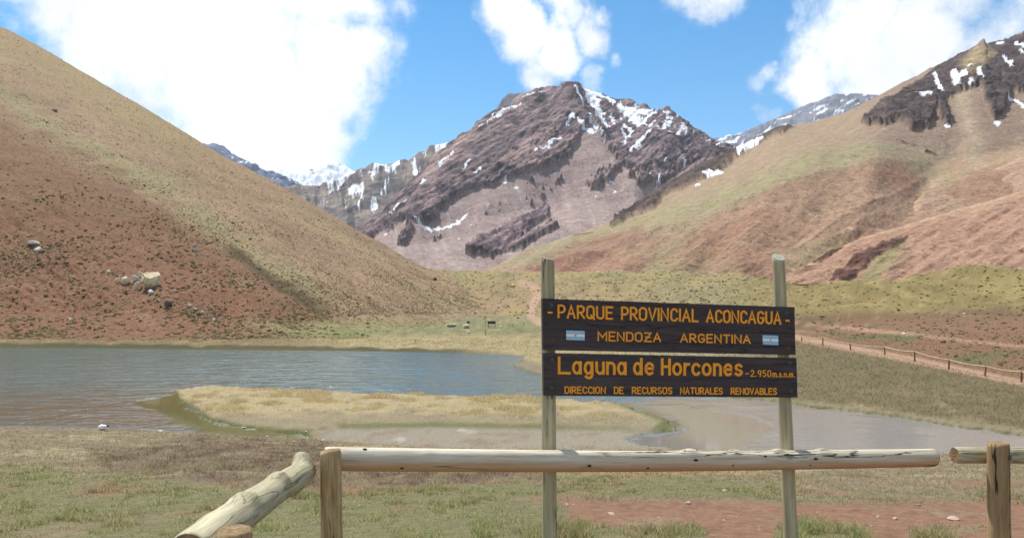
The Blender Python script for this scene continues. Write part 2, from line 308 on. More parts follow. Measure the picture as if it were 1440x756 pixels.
# bank: land steps up 0.35 m along the far left shore
bank = (1 - sst(560, 760, CC)) * sst(80, 100, DD) * (1 - sst(128, 150, DD))
gaps = sst(-.25, .05, fbm(CC * .02, CC * 0, o=3, seed=71))
GZ = GZ + bank * .42 * (.35 + .65 * gaps)
GZ = GZ * (1 - water_m) + water_m * (-.03 - .5 * sst(.5, 1, water_m))
wet = poly(CC, PY0, [(800, 600), (900, 609), (960, 600), (1080, 590), (1100, 640), (880, 640), (790, 632)], 14)
GP = np.stack([GX, DD, GZ], -1)
vx, vy = proj(GP)
def zone(pts, soft=4, amp=7):
    return poly(vx + ZX * amp * 9 + ZF * 22, vy + ZY * amp * 2.2 + ZF * 7, pts, soft * 1.7)
ZX = fbm(GX * .6 / np.maximum(DD / 10, 1), DD * .35 / np.maximum(DD / 10, 1), o=4, seed=41); ZY = fbm(GX * .8 / np.maximum(DD / 12, 1), DD * .5 / np.maximum(DD / 12, 1), o=4, seed=42)
ZF = fbm(GX * 3 / np.maximum(DD / 10, 1), DD * 1.6 / np.maximum(DD / 10, 1), o=4, seed=49)
tn1 = fbm(GX * 2.5, DD * 1.2, o=4, seed=43); tn2 = fbm(GX * .9, DD * .5, o=4, seed=44)
isfore = DD < dtoe * 1.02
Z0 = np.zeros_like(GX)
def fz(pts, soft=4, amp=7): return np.where(isfore, zone(pts, soft, amp), 0)
z_green = np.maximum.reduce([
    fz([(-400, 655), (0, 655), (120, 666), (200, 674), (330, 690), (450, 692), (520, 682), (640, 684), (700, 678), (775, 674), (790, 700), (775, 960), (-400, 960)]),
    fz([(780, 668), (900, 668), (1000, 672), (1120, 682), (1120, 703), (960, 703), (860, 698), (780, 702)], 3, 4),
    .6 * fz([(1120, 688), (1250, 690), (1460, 694), (1460, 707), (1250, 709), (1120, 705)], 3, 5),
    fz([(750, 742), (860, 738), (1000, 742), (1010, 775), (900, 800), (740, 960)], 3, 10), fz([(1075, 742), (1180, 738), (1210, 760), (1200, 960), (1080, 960)], 3, 10),
    .9 * fz([(1290, 734), (1375, 740), (1400, 748), (1330, 752)], 3, 8), .9 * fz([(1270, 748), (1340, 748), (1380, 800), (1260, 800)], 3, 8)])
z_soil = np.maximum(fz([(790, 704), (960, 704), (1120, 709), (1250, 706), (1460, 708), (1840, 700), (1840, 960), (780, 960), (770, 760), (800, 735)], 4, 6),
                    fz([(-400, 744), (60, 740), (160, 748), (280, 752), (240, 960), (-400, 960)], 3, 5))
z_soil = z_soil * (1 - .55 * sst(.1, .35, tn1 + .5 * nz_hum) * (vy < 742)); z_soil = np.maximum(z_soil, .8 * sst(.12, .3, tn2 + .3 * tn1) * isfore * (vy > 676)) * (1 - z_green * (vy > 735))
z_dark = np.maximum.reduce([fz([(120, 634), (260, 620), (450, 618), (470, 660), (455, 690), (330, 684), (230, 678), (140, 655)], 6, 10), fz([(470, 655), (770, 652), (775, 670), (640, 682), (470, 694)], 5, 8),
                            .8 * fz([(690, 702), (770, 690), (800, 705), (790, 735), (700, 738)], 5, 8), .6 * fz([(790, 700), (960, 702), (1120, 706), (1460, 704), (1460, 713), (790, 712)], 3, 4)])
z_gold = fz([(780, 652), (1110, 652), (1120, 664), (1000, 668), (780, 668)], 3, 4)
G = np.zeros(GX.shape + (3,)) + A(146, 130, 106)
G = mixc(G, A(166, 148, 118), sst(-.1, .35, tn1) * .6)
G = mixc(G, A(104, 86, 70), sst(.05, .4, -tn1) * .5)
G = mixc(G, A(126, 124, 86), fore * .6 * sst(.02, .25, tn2) * (vy < 670)); G = mixc(G, A(186, 166, 132), fore * .6 * sst(.05, .3, nz_mid + .4 * tn1) * (vy < 670)); G = mixc(G, A(104, 86, 66), fore * .6 * sst(.05, .3, -nz_hum) * (vy < 675)); G = mixc(G, A(176, 146, 98), z_gold * .7)
G = mixc(G, A(104, 82, 68), z_dark * (.15 + .75 * sst(-.2, .25, tn1 + .6 * nz_hum)))
G = mixc(G, A(126, 122, 84), z_green * .85)
G = mixc(G, A(150, 128, 98), z_green * .6 * sst(.0, .35, tn2))
G = mixc(G, A(152, 112, 88), z_soil * .95); G = mixc(G, A(124, 90, 72), z_soil * sst(.05, .3, nz_fine + .5 * tn1) * .5)
# flats
isflat = (DD >= dtoe * .97) & (DD < dfar * 1.05)
G = mixc(G, A(184, 164, 124), flat * pen); G = mixc(G, A(150, 136, 112), flat * pen * np.clip(sst(.0, .3, tn2) * .5 + .8 * sst(578, 592, PY0 + 12 * tn2), 0, 1))
G = mixc(G, A(158, 146, 128), flat * mud); G = mixc(G, A(146, 124, 102), flat * mud * sst(.0, .3, tn2) * .7)
G = mixc(G, A(196, 190, 178), flat * mud * sst(.22, .42, fbm(GX * .7, DD * .3, o=4, seed=61)) * .7)
algae = np.maximum.reduce([poly(CC, PY0 + wob * .6, p, 3) for p in ([(470, 599), (600, 596), (770, 599), (900, 607), (770, 604), (600, 601), (480, 604)], [(850, 566), (890, 573), (950, 596), (945, 606), (915, 608), (930, 596), (880, 578)],
            [(190, 566), (250, 552), (262, 570), (300, 590), (345, 600), (420, 607), (440, 617), (340, 614), (300, 610), (260, 590)], [(330, 604), (440, 606), (430, 618), (340, 616)], [(880, 540), (1000, 556), (1130, 569), (1250, 586), (1130, 575), (1000, 564), (900, 556)])])
G = mixc(G, A(108, 112, 58), flat * algae * .85)
# beyond the lake
meadow = sst(dfar * .99, dfar * 1.04, DD)
left_m = 1 - sst(800, 1000, CC)
gm = np.zeros_like(G) + A(156, 146, 110)
gm = mixc(gm, A(128, 132, 90), sst(440, 452, vy) * (1 - sst(466, 474, vy)) * left_m * .8 * sst(-.35, .1, tn2))
gm = mixc(gm, A(186, 164, 118), sst(466, 478, vy) * left_m * (.35 + .65 * sst(-.1, .25, tn2)))
gm = mixc(gm, A(140, 112, 88), sst(.15, .35, -tn2) * left_m * .5 * sst(452, 470, vy))
gm = mixc(gm, A(132, 112, 80), (1 - sst(380, 520, CC)) * .85); gm = mixc(gm, A(176, 150, 98), (1 - sst(380, 520, CC)) * sst(.05, .2, fbm(CC * .03, CC * 0, o=3, seed=72)) * sst(484, 488, vy)); mor = sst(452, 440, vy) * sst(100, 140, DD)
gm = mixc(gm, A(176, 150, 116), mor * left_m); gm = mixc(gm, A(172, 158, 112), mor * sst(415, 388, vy) * .85); gm = mixc(gm, A(146, 144, 96), mor * sst(.05, .3, fbm(GX * .05, DD * .05, o=4, seed=77)) * .75)
gm = mixc(gm, A(190, 166, 104), mor * sst(.1, .35, fbm(GX * .08, DD * .08, o=4, seed=78)) * .7)
right = sst(1000, 1110, CC + 20 * ZX) * sst(dfar * 1.0, dfar * 1.04, DD)
gr = np.zeros_like(G) + A(128, 114, 84)
gr = mixc(gr, A(112, 102, 72), sst(-.1, .3, tn2) * .8); gr = mixc(gr, A(164, 144, 108), sst(.1, .35, fbm(GX * .5, DD * .25, o=4, seed=79)) * .8 * sst(540, 570, vy))
pathc = [(1000, 455), (1060, 462), (1126, 477), (1200, 491), (1290, 508), (1385, 528), (1480, 548), (1800, 620)]
up = np.interp(CC, [p[0] for p in pathc], [p[1] for p in pathc])
gr = mixc(gr, A(146, 108, 84), sst(up + 2, up - 8, vy + 5 * ZY) * .95)
gr = mixc(gr, A(108, 112, 70), sst(up - 8, up - 16, vy) * sst(up - 52, up - 38, vy) * sst(.0, .25, fbm(GX * .12, DD * .2, o=3, seed=80)) * .9)
gr = mixc(gr, A(124, 98, 72), sst(455, 440, vy + 8 * ZY) * .7); gr = mixc(gr, A(154, 136, 84), sst(447, 432, vy + 10 * ZY + .02 * (CC - 1200)) * .85); gr = mixc(gr, A(128, 122, 66), sst(425, 405, vy) * sst(0, .3, tn2) * .6)
gm = gm * (1 - mor[..., None] * np.array((.10, .14, .18))); gm = mixc(gm, gr, right)
gm = mixc(gm, A(188, 152, 128), np.maximum(sst(6, 3, pdist(vx + 3 * ZX, vy, [(735, 398), (752, 404), (757, 415), (747, 428), (746, 445), (760, 452)])), .6 * sst(3, 1.5, pdist(vx + 2 * ZX, vy, [(652, 408), (658, 425), (664, 440)]))) * mor)
gm = mixc(gm, A(188, 150, 122), .95 * sst(6, 3, np.abs(vy - up + 1)) * right)
gm = mixc(gm, A(182, 142, 114), .9 * sst(3.6, 1.5, pdist(vx, vy + 2 * ZY, [(1100, 452), (1200, 462), (1290, 470), (1360, 480), (1460, 490)])) * right)
t3 = fbm(GX * .45, DD * .2, o=4, seed=83, gain=.65); t4 = fbm(GX * .12, DD * .05, o=4, seed=84); fr_ = sst(85, 140, DD); gm = mixc(gm, A(116, 106, 76), .6 * fr_ * sst(.05, .3, t3)); gm = mixc(gm, A(188, 164, 116), .5 * fr_ * sst(.08, .3, -t3)); gm = mixc(gm, A(178, 156, 100), .5 * mor * sst(.08, .3, t4)); G = G * (1 - meadow[..., None]) + gm * meadow[..., None]
G = mixc(G, A(196, 160, 132), .85 * np.maximum(sst(6.5, 3, pdist(vx + 3 * ZX, vy, [(733, 397), (750, 403), (757, 414), (748, 428), (746, 446), (762, 454)])), .7 * sst(3, 1.5, pdist(vx + 2 * ZX, vy, [(652, 406), (657, 420), (664, 440)]))) * (DD > 140) * (DD < 420))
# wet dark peat on the bank edge and the lake bed
edge = bank * sst(.04, .3, water_m)
G = mixc(G, A(70, 56, 44), edge); G = mixc(G, A(110, 100, 80), sst(.5, 1, water_m) * (1 - algae))
G = mixc(G, A(108, 104, 60), .8 * flat * sst(.02, .4, water_m) * (1 - sst(.8, 1, water_m)) * (1 - mud))
M_ground = terrain_mat('ground_soil', 9, .55, .05, .3)
ground = new_obj('ground', np_mesh('ground', GP.reshape(-1, 3), grid_faces(GR, GC), G), M_ground)
tag(ground, 'sloping ground of turf, red soil, mud flats and grassy moraine', kind='structure')
# wide valley floor under everything, and the ground the photographer stands on
def plain(name, x0, x1, y0, y1, z, col, n=40):
    X, Y = np.meshgrid(np.linspace(x0, x1, n), np.linspace(y0, y1, n)); Zz = np.full_like(X, z) + .0
    return new_obj(name, np_mesh(name, np.stack([X, Y, Zz], -1).reshape(-1, 3), grid_faces(n, n), np.zeros((n * n, 3)) + col), M_ground)
tag(plain('valley_floor', -14000, 14000, -3000, 16000, -3.2, A(150, 130, 105), 60), 'wide stony valley floor reaching to the horizon', kind='structure')
tag(plain('near_ground', -9, 9, -14, 3.02, 4.94, A(150, 112, 90), 40), 'trodden red soil where the path ends at the fence', kind='structure')

def ground_pt(px, py):
    """point of the ground sheet seen at this photo pixel (nearest row from the camera outward)"""
    c = int(round((px - gcols[0]) / (gcols[1] - gcols[0]))); col = vy[:, c]
    i = np.argmax(col <= py)
    return Vector(GP[i, c])
def ground_z(x, y):
    c = np.clip((x / y * F + CX - gcols[0]) / (gcols[1] - gcols[0]), 0, GC - 1.001); r = np.clip(np.log(y / gd[0]) / np.log(gd[1] / gd[0]), 0, GR - 1.001)
    ci, ri = np.floor(c).astype(int), np.floor(r).astype(int); fc, fr = c - ci, r - ri
    return GZ[ri, ci] * (1 - fr) * (1 - fc) + GZ[ri, ci + 1] * (1 - fr) * fc + GZ[ri + 1, ci] * fr * (1 - fc) + GZ[ri + 1, ci + 1] * fr * fc

# ------------------------------------------------------------------ lake water
WR, WC = 220, 330
wd = np.exp(np.linspace(math.log(30.5), math.log(126), WR)); wc = np.linspace(-358, 1798, WC)
WD = np.repeat(wd[:, None], WC, 1); WCx = np.repeat(wc[None], WR, 0); WPY = HY + ZC * F / WD; WX = (WCx - CX) / F * WD
wn = fbm(WX * .15, WD * .15, o=4, seed=91); wn2 = fbm(WX * .5, WD * .5, o=3, seed=92)
Wc = np.zeros(WX.shape + (3,)) + np.array((.065, .12, .14))
Wc = mixc(Wc, np.array((.065, .120, .122)), sst(420, 60, WCx) * .9)
Wc = mixc(Wc, np.array((.10, .085, .06)), sst(525, 575, WPY) * sst(420, 250, WCx))
Wc = mixc(Wc, A(154, 152, 146, 1.9), sst(880, 930, WCx + 20 * wn) * sst(550, 562, WPY)); Wc = mixc(Wc, np.array((.085, .082, .035)), poly(WCx, WPY, [(205, 572), (250, 545), (345, 590), (460, 600), (460, 626), (200, 622), (260, 604)], 5))
alg = np.maximum.reduce([poly(WCx + 12 * wn, WPY + 6 * wn2, p, 4) for p in ([(185, 566), (250, 548), (262, 570), (300, 590), (345, 600), (440, 607), (440, 620), (340, 616), (290, 612), (255, 590), (215, 575)], [(850, 563), (895, 572), (955, 596), (945, 608), (910, 610), (920, 596)])])
Wc = mixc(Wc, np.array((.075, .085, .022)), alg * .95)
brown = np.maximum(poly(WCx + 14 * wn, WPY + 5 * wn2, [(860, 563), (960, 563), (1060, 580), (1100, 600), (1060, 625), (1100, 640), (860, 640), (880, 612), (955, 600), (940, 588)], 8), poly(WCx, WPY + 3 * wn2, [(-360, 596), (0, 598), (150, 601), (260, 604), (340, 612), (430, 618), (340, 622), (0, 615), (-360, 610)], 2.5))
Wc = mixc(Wc, A(156, 146, 130, 1.75), brown * .75)
grey = poly(WCx + 10 * wn, WPY, [(1000, 562), (1130, 569), (1440, 610), (1800, 650), (1800, 670), (1440, 648), (1120, 640), (1050, 612), (1090, 598), (1010, 575)], 9)
Wc = mixc(Wc, A(162, 164, 164, 1.8), grey * .85 * (1 - brown * .5))
ripple = 1 - np.maximum.reduce([alg, brown, .9 * grey, .85 * sst(880, 930, WCx + 20 * wn) * sst(550, 562, WPY)])
ripple = np.clip(ripple, 0, 1) * (1 + .1 * sst(515, 570, WPY) * sst(430, 260, WCx))
M_water, nt, b = mat_new('lake_water')
def _w():
    N = nt.nodes.new; L = nt.links.new
    at = N('ShaderNodeAttribute'); at.attribute_name = 'Col'; L(at.outputs['Color'], b.inputs['Base Color']); b.inputs['Roughness'].default_value = .07; b.inputs['IOR'].default_value = 1.333; b.inputs['Specular IOR Level'].default_value = .5
    rp = N('ShaderNodeAttribute'); rp.attribute_name = 'ripple'; tc = N('ShaderNodeTexCoord')
    mp = N('ShaderNodeMapping'); mp.inputs['Rotation'].default_value = (0, 0, math.radians(-22)); mp.inputs['Scale'].default_value = (.6, 1.3, 1); L(tc.outputs['Object'], mp.inputs['Vector'])
    n1 = N('ShaderNodeTexNoise'); n1.inputs['Scale'].default_value = .42; n1.inputs['Detail'].default_value = 3.5; n1.inputs['Roughness'].default_value = .55; n1.inputs['Distortion'].default_value = .5; L(mp.outputs[0], n1.inputs['Vector'])
    n2 = N('ShaderNodeTexNoise'); n2.inputs['Scale'].default_value = .045; n2.inputs['Detail'].default_value = 3; L(tc.outputs['Object'], n2.inputs['Vector'])
    gust = N('ShaderNodeMapRange'); L(n2.outputs[0], gust.inputs['Value']); gust.inputs['From Min'].default_value = .35; gust.inputs['From Max'].default_value = .65; gust.inputs['To Min'].default_value = .65; gust.inputs['To Max'].default_value = 1.1
    mu = N('ShaderNodeMath'); mu.operation = 'MULTIPLY'; L(rp.outputs['Fac'], mu.inputs[0]); L(gust.outputs[0], mu.inputs[1])
    h = N('ShaderNodeMath'); h.operation = 'MULTIPLY'; L(n1.outputs[0], h.inputs[0]); L(mu.outputs[0], h.inputs[1])
    bp = N('ShaderNodeBump'); bp.inputs['Strength'].default_value = 1; bp.inputs['Distance'].default_value = .5; L(h.outputs[0], bp.inputs['Height']); L(bp.outputs[0], b.inputs['Normal'])
_w()
lake = new_obj('lake', np_mesh('lake', np.stack([WX, WD, np.zeros_like(WX)], -1).reshape(-1, 3), grid_faces(WR, WC), Wc, True, {'ripple': ripple}), M_water)
tag(lake, 'rippled teal and blue mountain lake with shallow muddy arm', kind='structure')

# ------------------------------------------------------------------ hills and mountains
def loft(cols, curves, rows, jag=None):
    """curves from foot to skyline: lists of (px, py, d); straight lines in space between them"""
    cols = np.asarray(cols, float); Ys, Is = [], []
    for cv in curves:
        cx = [p[0] for p in cv]; y_ = np.interp(cols, cx, [p[1] for p in cv]); i_ = 1 / np.interp(cols, cx, [p[2] for p in cv])
        def sm(a, px_):
            h = max(1, int(px_ / (cols[1] - cols[0]))); kk = np.hanning(2 * h + 3)[1:-1]; kk /= kk.sum(); ap = np.concatenate([np.full(h, a[0]), a, np.full(h, a[-1])]); return np.convolve(ap, kk, 'valid')
        Ys.append(y_ if cv is curves[-1] else sm(y_, 45)); Is.append(sm(i_, 45))
    if jag is not None: Ys[-1] = Ys[-1] + jag(cols)
    ysm = sm(Ys[-1], 40); PY, ID, Vv = [], [], []
    for k in range(len(curves) - 1):
        n = rows[k]
        for i in range(n + (k == len(curves) - 2)):
            t = i / n; PY.append(Ys[k] * (1 - t) + (ysm if k == len(curves) - 2 else Ys[k + 1]) * t + ((Ys[-1] - ysm) * t ** 14 if k == len(curves) - 2 else 0)); ID.append(Is[k] * (1 - t) + Is[k + 1] * t); Vv.append(k + t)
    PY = np.array(PY); D = 1 / np.array(ID); PX = np.repeat(cols[None], len(PY), 0)
    return PX, PY, D
def back_rows(P, n=8, depth=.5, drop=.6):
    """a back slope behind the skyline so the hill is solid"""
    top = P[-1]; out = [P]
    for i in range(1, n + 1):
        t = i / n; q = top.copy(); q[:, 0] *= 1 + depth * t; q[:, 1] *= 1 + depth * t; q[:, 2] = top[:, 2] * (1 - drop * t ** 1.2) - 2 * t; out.append(q[None])
    return np.concatenate(out, 0)
def finish(name, label, P, Cc, mat, nback=8, depth=.5, drop=.6, rk=None):
    Pb = back_rows(P, nback, depth, drop); Cb = np.concatenate([Cc, np.repeat(Cc[-1:], nback, 0)], 0)
    o = new_obj(name, np_mesh(name, Pb.reshape(-1, 3), grid_faces(*Pb.shape[:2]), Cb, True, None if rk is None else {'rock': np.concatenate([rk, np.zeros((nback,) + rk.shape[1:])], 0)}), mat); tag(o, label, kind='structure')
    return o
def strokes(PX, PY, lst):
    m = np.zeros(PX.shape)
    for pts, w in lst: m = np.maximum(m, 1 - pdist(PX, PY, pts) / w)
    return m
def slope_fix(M_):
    return M_

# --- left hill
K = 1.25
def py_of(d, z): return HY + (ZC - z) * F / d
toe = [(p, py_of(d, z), d) for p, d, z in [(-360, 123, .1), (0, 125, .1), (250, 122, .1), (400, 126, .1), (480, 138, .3), (560, 160, .4), (640, 198, .7), (690, 238, 1.6), (740, 285, 5)]]
mid = [(-360, 400, 152), (0, 432, 155), (250, 440, 150), (400, 446, 158), (480, 449, 176), (560, 447, 205), (640, 442, 245), (690, 445, 262), (740, 432, 300)]
skyl = [(-360, -160, 760), (0, 38, 600), (50, 62, 582), (100, 92, 565), (200, 150, 530), (300, 212, 490), (400, 264, 455), (500, 321, 420), (560, 355, 395), (600, 377, 380), (640, 392, 345), (690, 428, 295), (740, 430, 305)]
HX, HYy, HD = loft(np.linspace(-360, 740, 560), [toe, mid, skyl], [60, 330], lambda c: -3.5 * fbm(c * .02, c * 0, o=5, seed=120, gain=.6))
HP = unproj(HX, HYy, HD); hn = gnormal(HP)
gully = [(-300, 60), (0, 150), (90, 205), (200, 262), (300, 330), (380, 385), (450, 430), (500, 455)]
side = (HYy - np.interp(HX, [g[0] for g in gully], [g[1] for g in gully]))          # >0 below the gully line
u = HP[..., 0]; v = HP[..., 1]; w = HP[..., 2]
fadeS = np.clip((np.arange(HP.shape[0])[::-1] / 40.), 0, 1)[:, None] * np.clip((740 - HX) / 60, 0, 1)
rel = 4.5 * fbm(u * .012, v * .012, w * .012, o=4, seed=101) + 1.5 * fbm((HX * .86 + HYy * .51) * .008, (HYy * .86 - HX * .51) * .05, o=4, seed=105, gain=.6, ridged=True) + .5 * fbm(u * .08, v * .08, w * .08, o=4, seed=102) + .22 * fbm(u * .4, v * .4, w * .4, o=3, seed=103)
rel = rel - 1.6 * np.exp(-((side - 6 + 12 * fbm(u * .05, v * .05, w * .05, o=3, seed=104)) / 11) ** 2) * sst(520, 440, HX) * sst(60, 200, HX + 100) - 1.4 * sst(0, 40, side) * sst(560, 430, HX)
footS = np.clip(np.arange(HP.shape[0]) / 70., 0, 1)[:, None] ** 1.5; HP = HP + hn * (rel * (.25 + .75 * fadeS) * footS)[..., None]; HP[..., 2] -= .9 * np.clip(1 - np.arange(HP.shape[0]) / 9., 0, 1)[:, None]
hx, hy = proj(HP)
h1 = fbm(u * .02, v * .02, w * .02, o=5, seed=111); h2 = fbm(u * .12, v * .12, w * .12, o=4, seed=112); h3 = fbm((hx * .86 + hy * .51) * .007, (hy * .86 - hx * .51) * .045, o=5, seed=113, gain=.6)
H = np.zeros(HP.shape) + A(160, 130, 102)
H = mixc(H, A(170, 142, 106), sst(0, .35, h3) * .8); H = mixc(H, A(146, 130, 92), sst(.08, .34, h1) * .6); H = mixc(H, A(132, 106, 80), sst(.05, .3, -h3) * .6)
up_gold = sst(60, -140, hy - (38 + .567 * hx))                # never true: keeps the top band slot
H = mixc(H, A(164, 140, 96), sst(70, 5, hy - (38 + .567 * hx)) * sst(420, 200, hx) * .8)
red = sst(-25, 45, side + 30 * h1 + 14 * h2) * sst(560, 420, hx)  # red soil below the gully, its tone also darkened to imitate cloud shadow
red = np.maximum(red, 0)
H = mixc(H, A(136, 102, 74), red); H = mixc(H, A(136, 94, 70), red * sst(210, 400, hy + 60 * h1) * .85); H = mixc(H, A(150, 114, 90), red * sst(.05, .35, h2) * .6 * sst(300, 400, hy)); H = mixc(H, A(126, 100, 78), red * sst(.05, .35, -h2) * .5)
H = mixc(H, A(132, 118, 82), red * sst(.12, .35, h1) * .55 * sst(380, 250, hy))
H = mixc(H, A(156, 144, 102), np.exp(-((side + 13 + 40 * h2) / 13) ** 2) * .75 * sst(520, 430, hx)); H = mixc(H, A(86, 74, 48), np.exp(-((side - 4 + 14 * h2) / 7) ** 2) * .9 * sst(290, 340, hx) * sst(480, 440, hx))  # pale green crease, then a shadow line painted dark along its lower edge
apron = sst(438, 462, hy - .02 * (hx - 400) + 10 * h2) * sst(320, 460, hx)
H = mixc(H, A(160, 138, 104), sst(580, 680, hx) * .8); H = mixc(H, A(128, 130, 80), apron * .85); H = mixc(H, A(160, 146, 104), apron * sst(.05, .3, h2) * .6)
foot = sst(472, 480, hy + 5 * h2); H = mixc(H, A(122, 102, 68), foot * .8); H = mixc(H, A(170, 146, 92), sst(478, 484, hy) * sst(.0, .3, h2 + .2) * .8)
M_hill = terrain_mat('hill_soil', .9, .7, .5, .3, speck=1.5)
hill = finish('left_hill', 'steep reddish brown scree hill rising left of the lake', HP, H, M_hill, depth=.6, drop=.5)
def sheet_pt(P, qx, qy, px, py):
    i = np.argmin((qx - px) ** 2 + (qy - py) ** 2); return Vector(P.reshape(-1, 3)[i])
def hill_pt(px, py): return sheet_pt(HP, hx, hy, px, py)

# --- right mountain
base = [(640, 398, 450), (1700, 398, 450)]
lobe = [(640, 392, 470), (700, 384, 480), (760, 368, 510), (860, 342, 560), (950, 312, 585), (1040, 283, 600), (1143, 238, 640), (1236, 226, 700), (1300, 236, 760), (1440, 200, 880), (1700, 120, 1000)]
sky = [(640, 388, 500), (683, 379, 515), (700, 372, 530), (742, 351, 640), (793, 334, 760), (852, 315, 880), (880, 300, 930), (912, 279, 990), (954, 249, 1060), (974, 238, 1090), (996, 228, 1120), (1010, 223, 1130), (1030, 211, 1145), (1050, 202, 1165), (1075, 189.5, 1190), (1090, 181, 1205), (1100, 177, 1215), (1115, 176.5, 1225), (1144, 171, 1250), (1191, 157, 1300), (1238, 133, 1340), (1270, 115, 1370), (1310, 96, 1400),
       (1335, 85, 1420), (1368, 68, 1440), (1384, 55, 1455), (1387, 62, 1455), (1400, 61, 1465), (1418, 56, 1475), (1440, 43, 1490), (1700, -120, 1600)]
RX, RY, RD = loft(np.linspace(640, 1700, 700), [base, lobe, sky], [130, 170], lambda c: -5 * fbm(c * .07, c * 0, o=4, seed=240, gain=.65) * np.maximum(sst(1250, 1300, c), .5 * sst(880, 930, c) * sst(1120, 1080, c)))
RP = unproj(RX, RY, RD); rn = gnormal(RP); u, v, w = RP[..., 0], RP[..., 1], RP[..., 2]
rk_poly = z_((1040, 30), .516, [(335, 275), (380, 240), (440, 190), (500, 150), (560, 105), (640, 68), (775, 30), (900, -40), (900, 150), (775, 195), (745, 195), (725, 240), (690, 270), (665, 215), (650, 172), (600, 195), (565, 215), (578, 282), (552, 278), (538, 232), (525, 282), (470, 298), (430, 268), (380, 284), (345, 280)])
jx = 11 * fbm(RX * .06, RY * .06, o=5, seed=201, gain=.6); jy = 11 * fbm(RX * .06 + 50, RY * .06, o=5, seed=202, gain=.6)
rock = poly(RX + jx, RY + jy, rk_poly, 2.5)
rock = np.maximum(rock, .95 * poly(RX + jx * .7, RY + jy * .7, [(858, 318), (880, 300), (954, 249), (1030, 210), (1100, 175), (1116, 178), (1060, 205), (1010, 240), (950, 268), (905, 297), (870, 316)], 2))
rr = fbm(u * .02, v * .02, w * .02, o=4, seed=203)
spots = sst(.28, .4, fbm(u * .03 + 9, v * .03, w * .03, o=5, seed=204)) * np.maximum.reduce([poly(RX, RY, q, 14) for q in (
    [(755, 360), (800, 335), (900, 318), (905, 335), (850, 350), (790, 378)], [(1220, 300), (1240, 280), (1280, 275), (1275, 300), (1240, 305)], [(1190, 205), (1250, 190), (1320, 205), (1300, 225), (1200, 222)], [(1100, 345), (1140, 330), (1140, 365), (1105, 370)])])
fadeS = np.clip(np.arange(RP.shape[0])[::-1] / 25., 0, 1)[:, None]
flow = fbm((RX * .62 + RY) * .030, (RX - .62 * RY) * .007, o=5, seed=205, ridged=True)          # gullies run down to the left
rel = 7 * fbm(u * .005, v * .005, w * .005, o=4, seed=206) + 1.6 * fbm(u * .03, v * .03, w * .03, o=4, seed=207) + 3.0 * (flow - .3) * sst(200, 330, RY)
gl = [([(1000, 292), (950, 330), (905, 385)], 16, -7), ([(1180, 225), (1150, 290), (1080, 390)], 28, -8), ([(1298, 272), (1262, 319), (1180, 345), (1112, 392)], 20, -9), ([(930, 330), (860, 350), (790, 380)], 14, -7), ([(1040, 300), (1010, 340), (985, 390)], 14, -5), ([(1090, 260), (1050, 340), (1030, 390)], 20, 6), ([(1230, 232), (1215, 300), (1150, 360)], 22, 9), ([(1350, 170), (1340, 215), (1310, 250)], 18, -10)]
for pts, wd_, hh in gl: rel = rel + .32 * hh * np.exp(-(pdist(RX + jx, RY + jy, pts) / wd_) ** 2)
crag = fbm(u * .018, v * .018, w * .009, o=6, seed=208, gain=.6, ridged=True)
cragdark = sst(.25, -.1, crag)
rel = rel * (.2 + .8 * fadeS) + rock * (8 * (crag - .1) + 4 * fbm(u * .07, v * .07, w * .05, o=4, seed=209, ridged=True)) * (.3 + .7 * fadeS) + spots * 3
RP = RP + rn * rel[..., None]; RP[..., 2] += rel * .25 * (rock > .3)
r1 = fbm(u * .008, v * .008, w * .008, o=5, seed=211); r2 = fbm(u * .04, v * .04, w * .04, o=4, seed=212)
Rc = np.zeros(RP.shape) + A(170, 140, 118)
lobeY = np.interp(RX, [p[0] for p in lobe], [p[1] for p in lobe]); below = RY - lobeY
Rc = mixc(Rc, A(176, 136, 114), sst(-8, 14, below + 10 * r1) * .9); Rc = mixc(Rc, A(164, 118, 98), sst(0, 25, below + 18 * r1) * .75 * sst(-.25, .15, r1))
green = np.exp(-((below + 14) / 13) ** 2) * sst(690, 800, RX) * sst(1330, 1230, RX)
green = np.maximum(green, .9 * sst(360, 345, RY + .42 * (RX - 860) - 20) * poly(RX, RY, [(690, 378), (800, 333), (870, 318), (950, 280), (1040, 262), (1140, 232), (1140, 245), (1040, 290), (900, 325), (760, 372)], 8))
green = np.maximum(green, .7 * np.exp(-(pdist(RX, RY, [(1290, 232), (1320, 240), (1330, 250)]) / 14) ** 2)); green = np.maximum(green, .6 * np.exp(-(pdist(RX, RY, [(990, 300), (940, 340), (915, 385)]) / 15) ** 2)); green = np.maximum(green, .6 * np.exp(-(pdist(RX, RY, [(1170, 345), (1120, 360)]) / 18) ** 2))
Rc = mixc(Rc, A(158, 147, 110), np.clip(green * (.75 + .8 * r2), 0, .9)); Rc = mixc(Rc, A(146, 136, 98), .45 * sst(.1, .4, r1) * sst(240, 300, RY))
redc = poly(RX + jx, RY + jy, [(745, 372), (800, 340), (900, 316), (910, 330), (860, 350), (800, 382), (740, 384)], 6); Rc = mixc(Rc, A(150, 92, 84), redc * (.45 + .4 * sst(0, .3, r2)))
Rc = mixc(Rc, A(150, 122, 112), sst(232, 180, RY + 20 * r1) * sst(1180, 1260, RX) * .75)
Rc = mixc(Rc, A(184, 158, 134), .75 * np.exp(-(pdist(RX + jx, RY, [(1352, 130), (1358, 160), (1375, 200), (1370, 225)]) / 12) ** 2)); Rc = mixc(Rc, A(190, 160, 130), .6 * np.exp(-(pdist(RX + jx, RY + jy, [(1300, 262), (1350, 246), (1440, 215)]) / 9) ** 2))
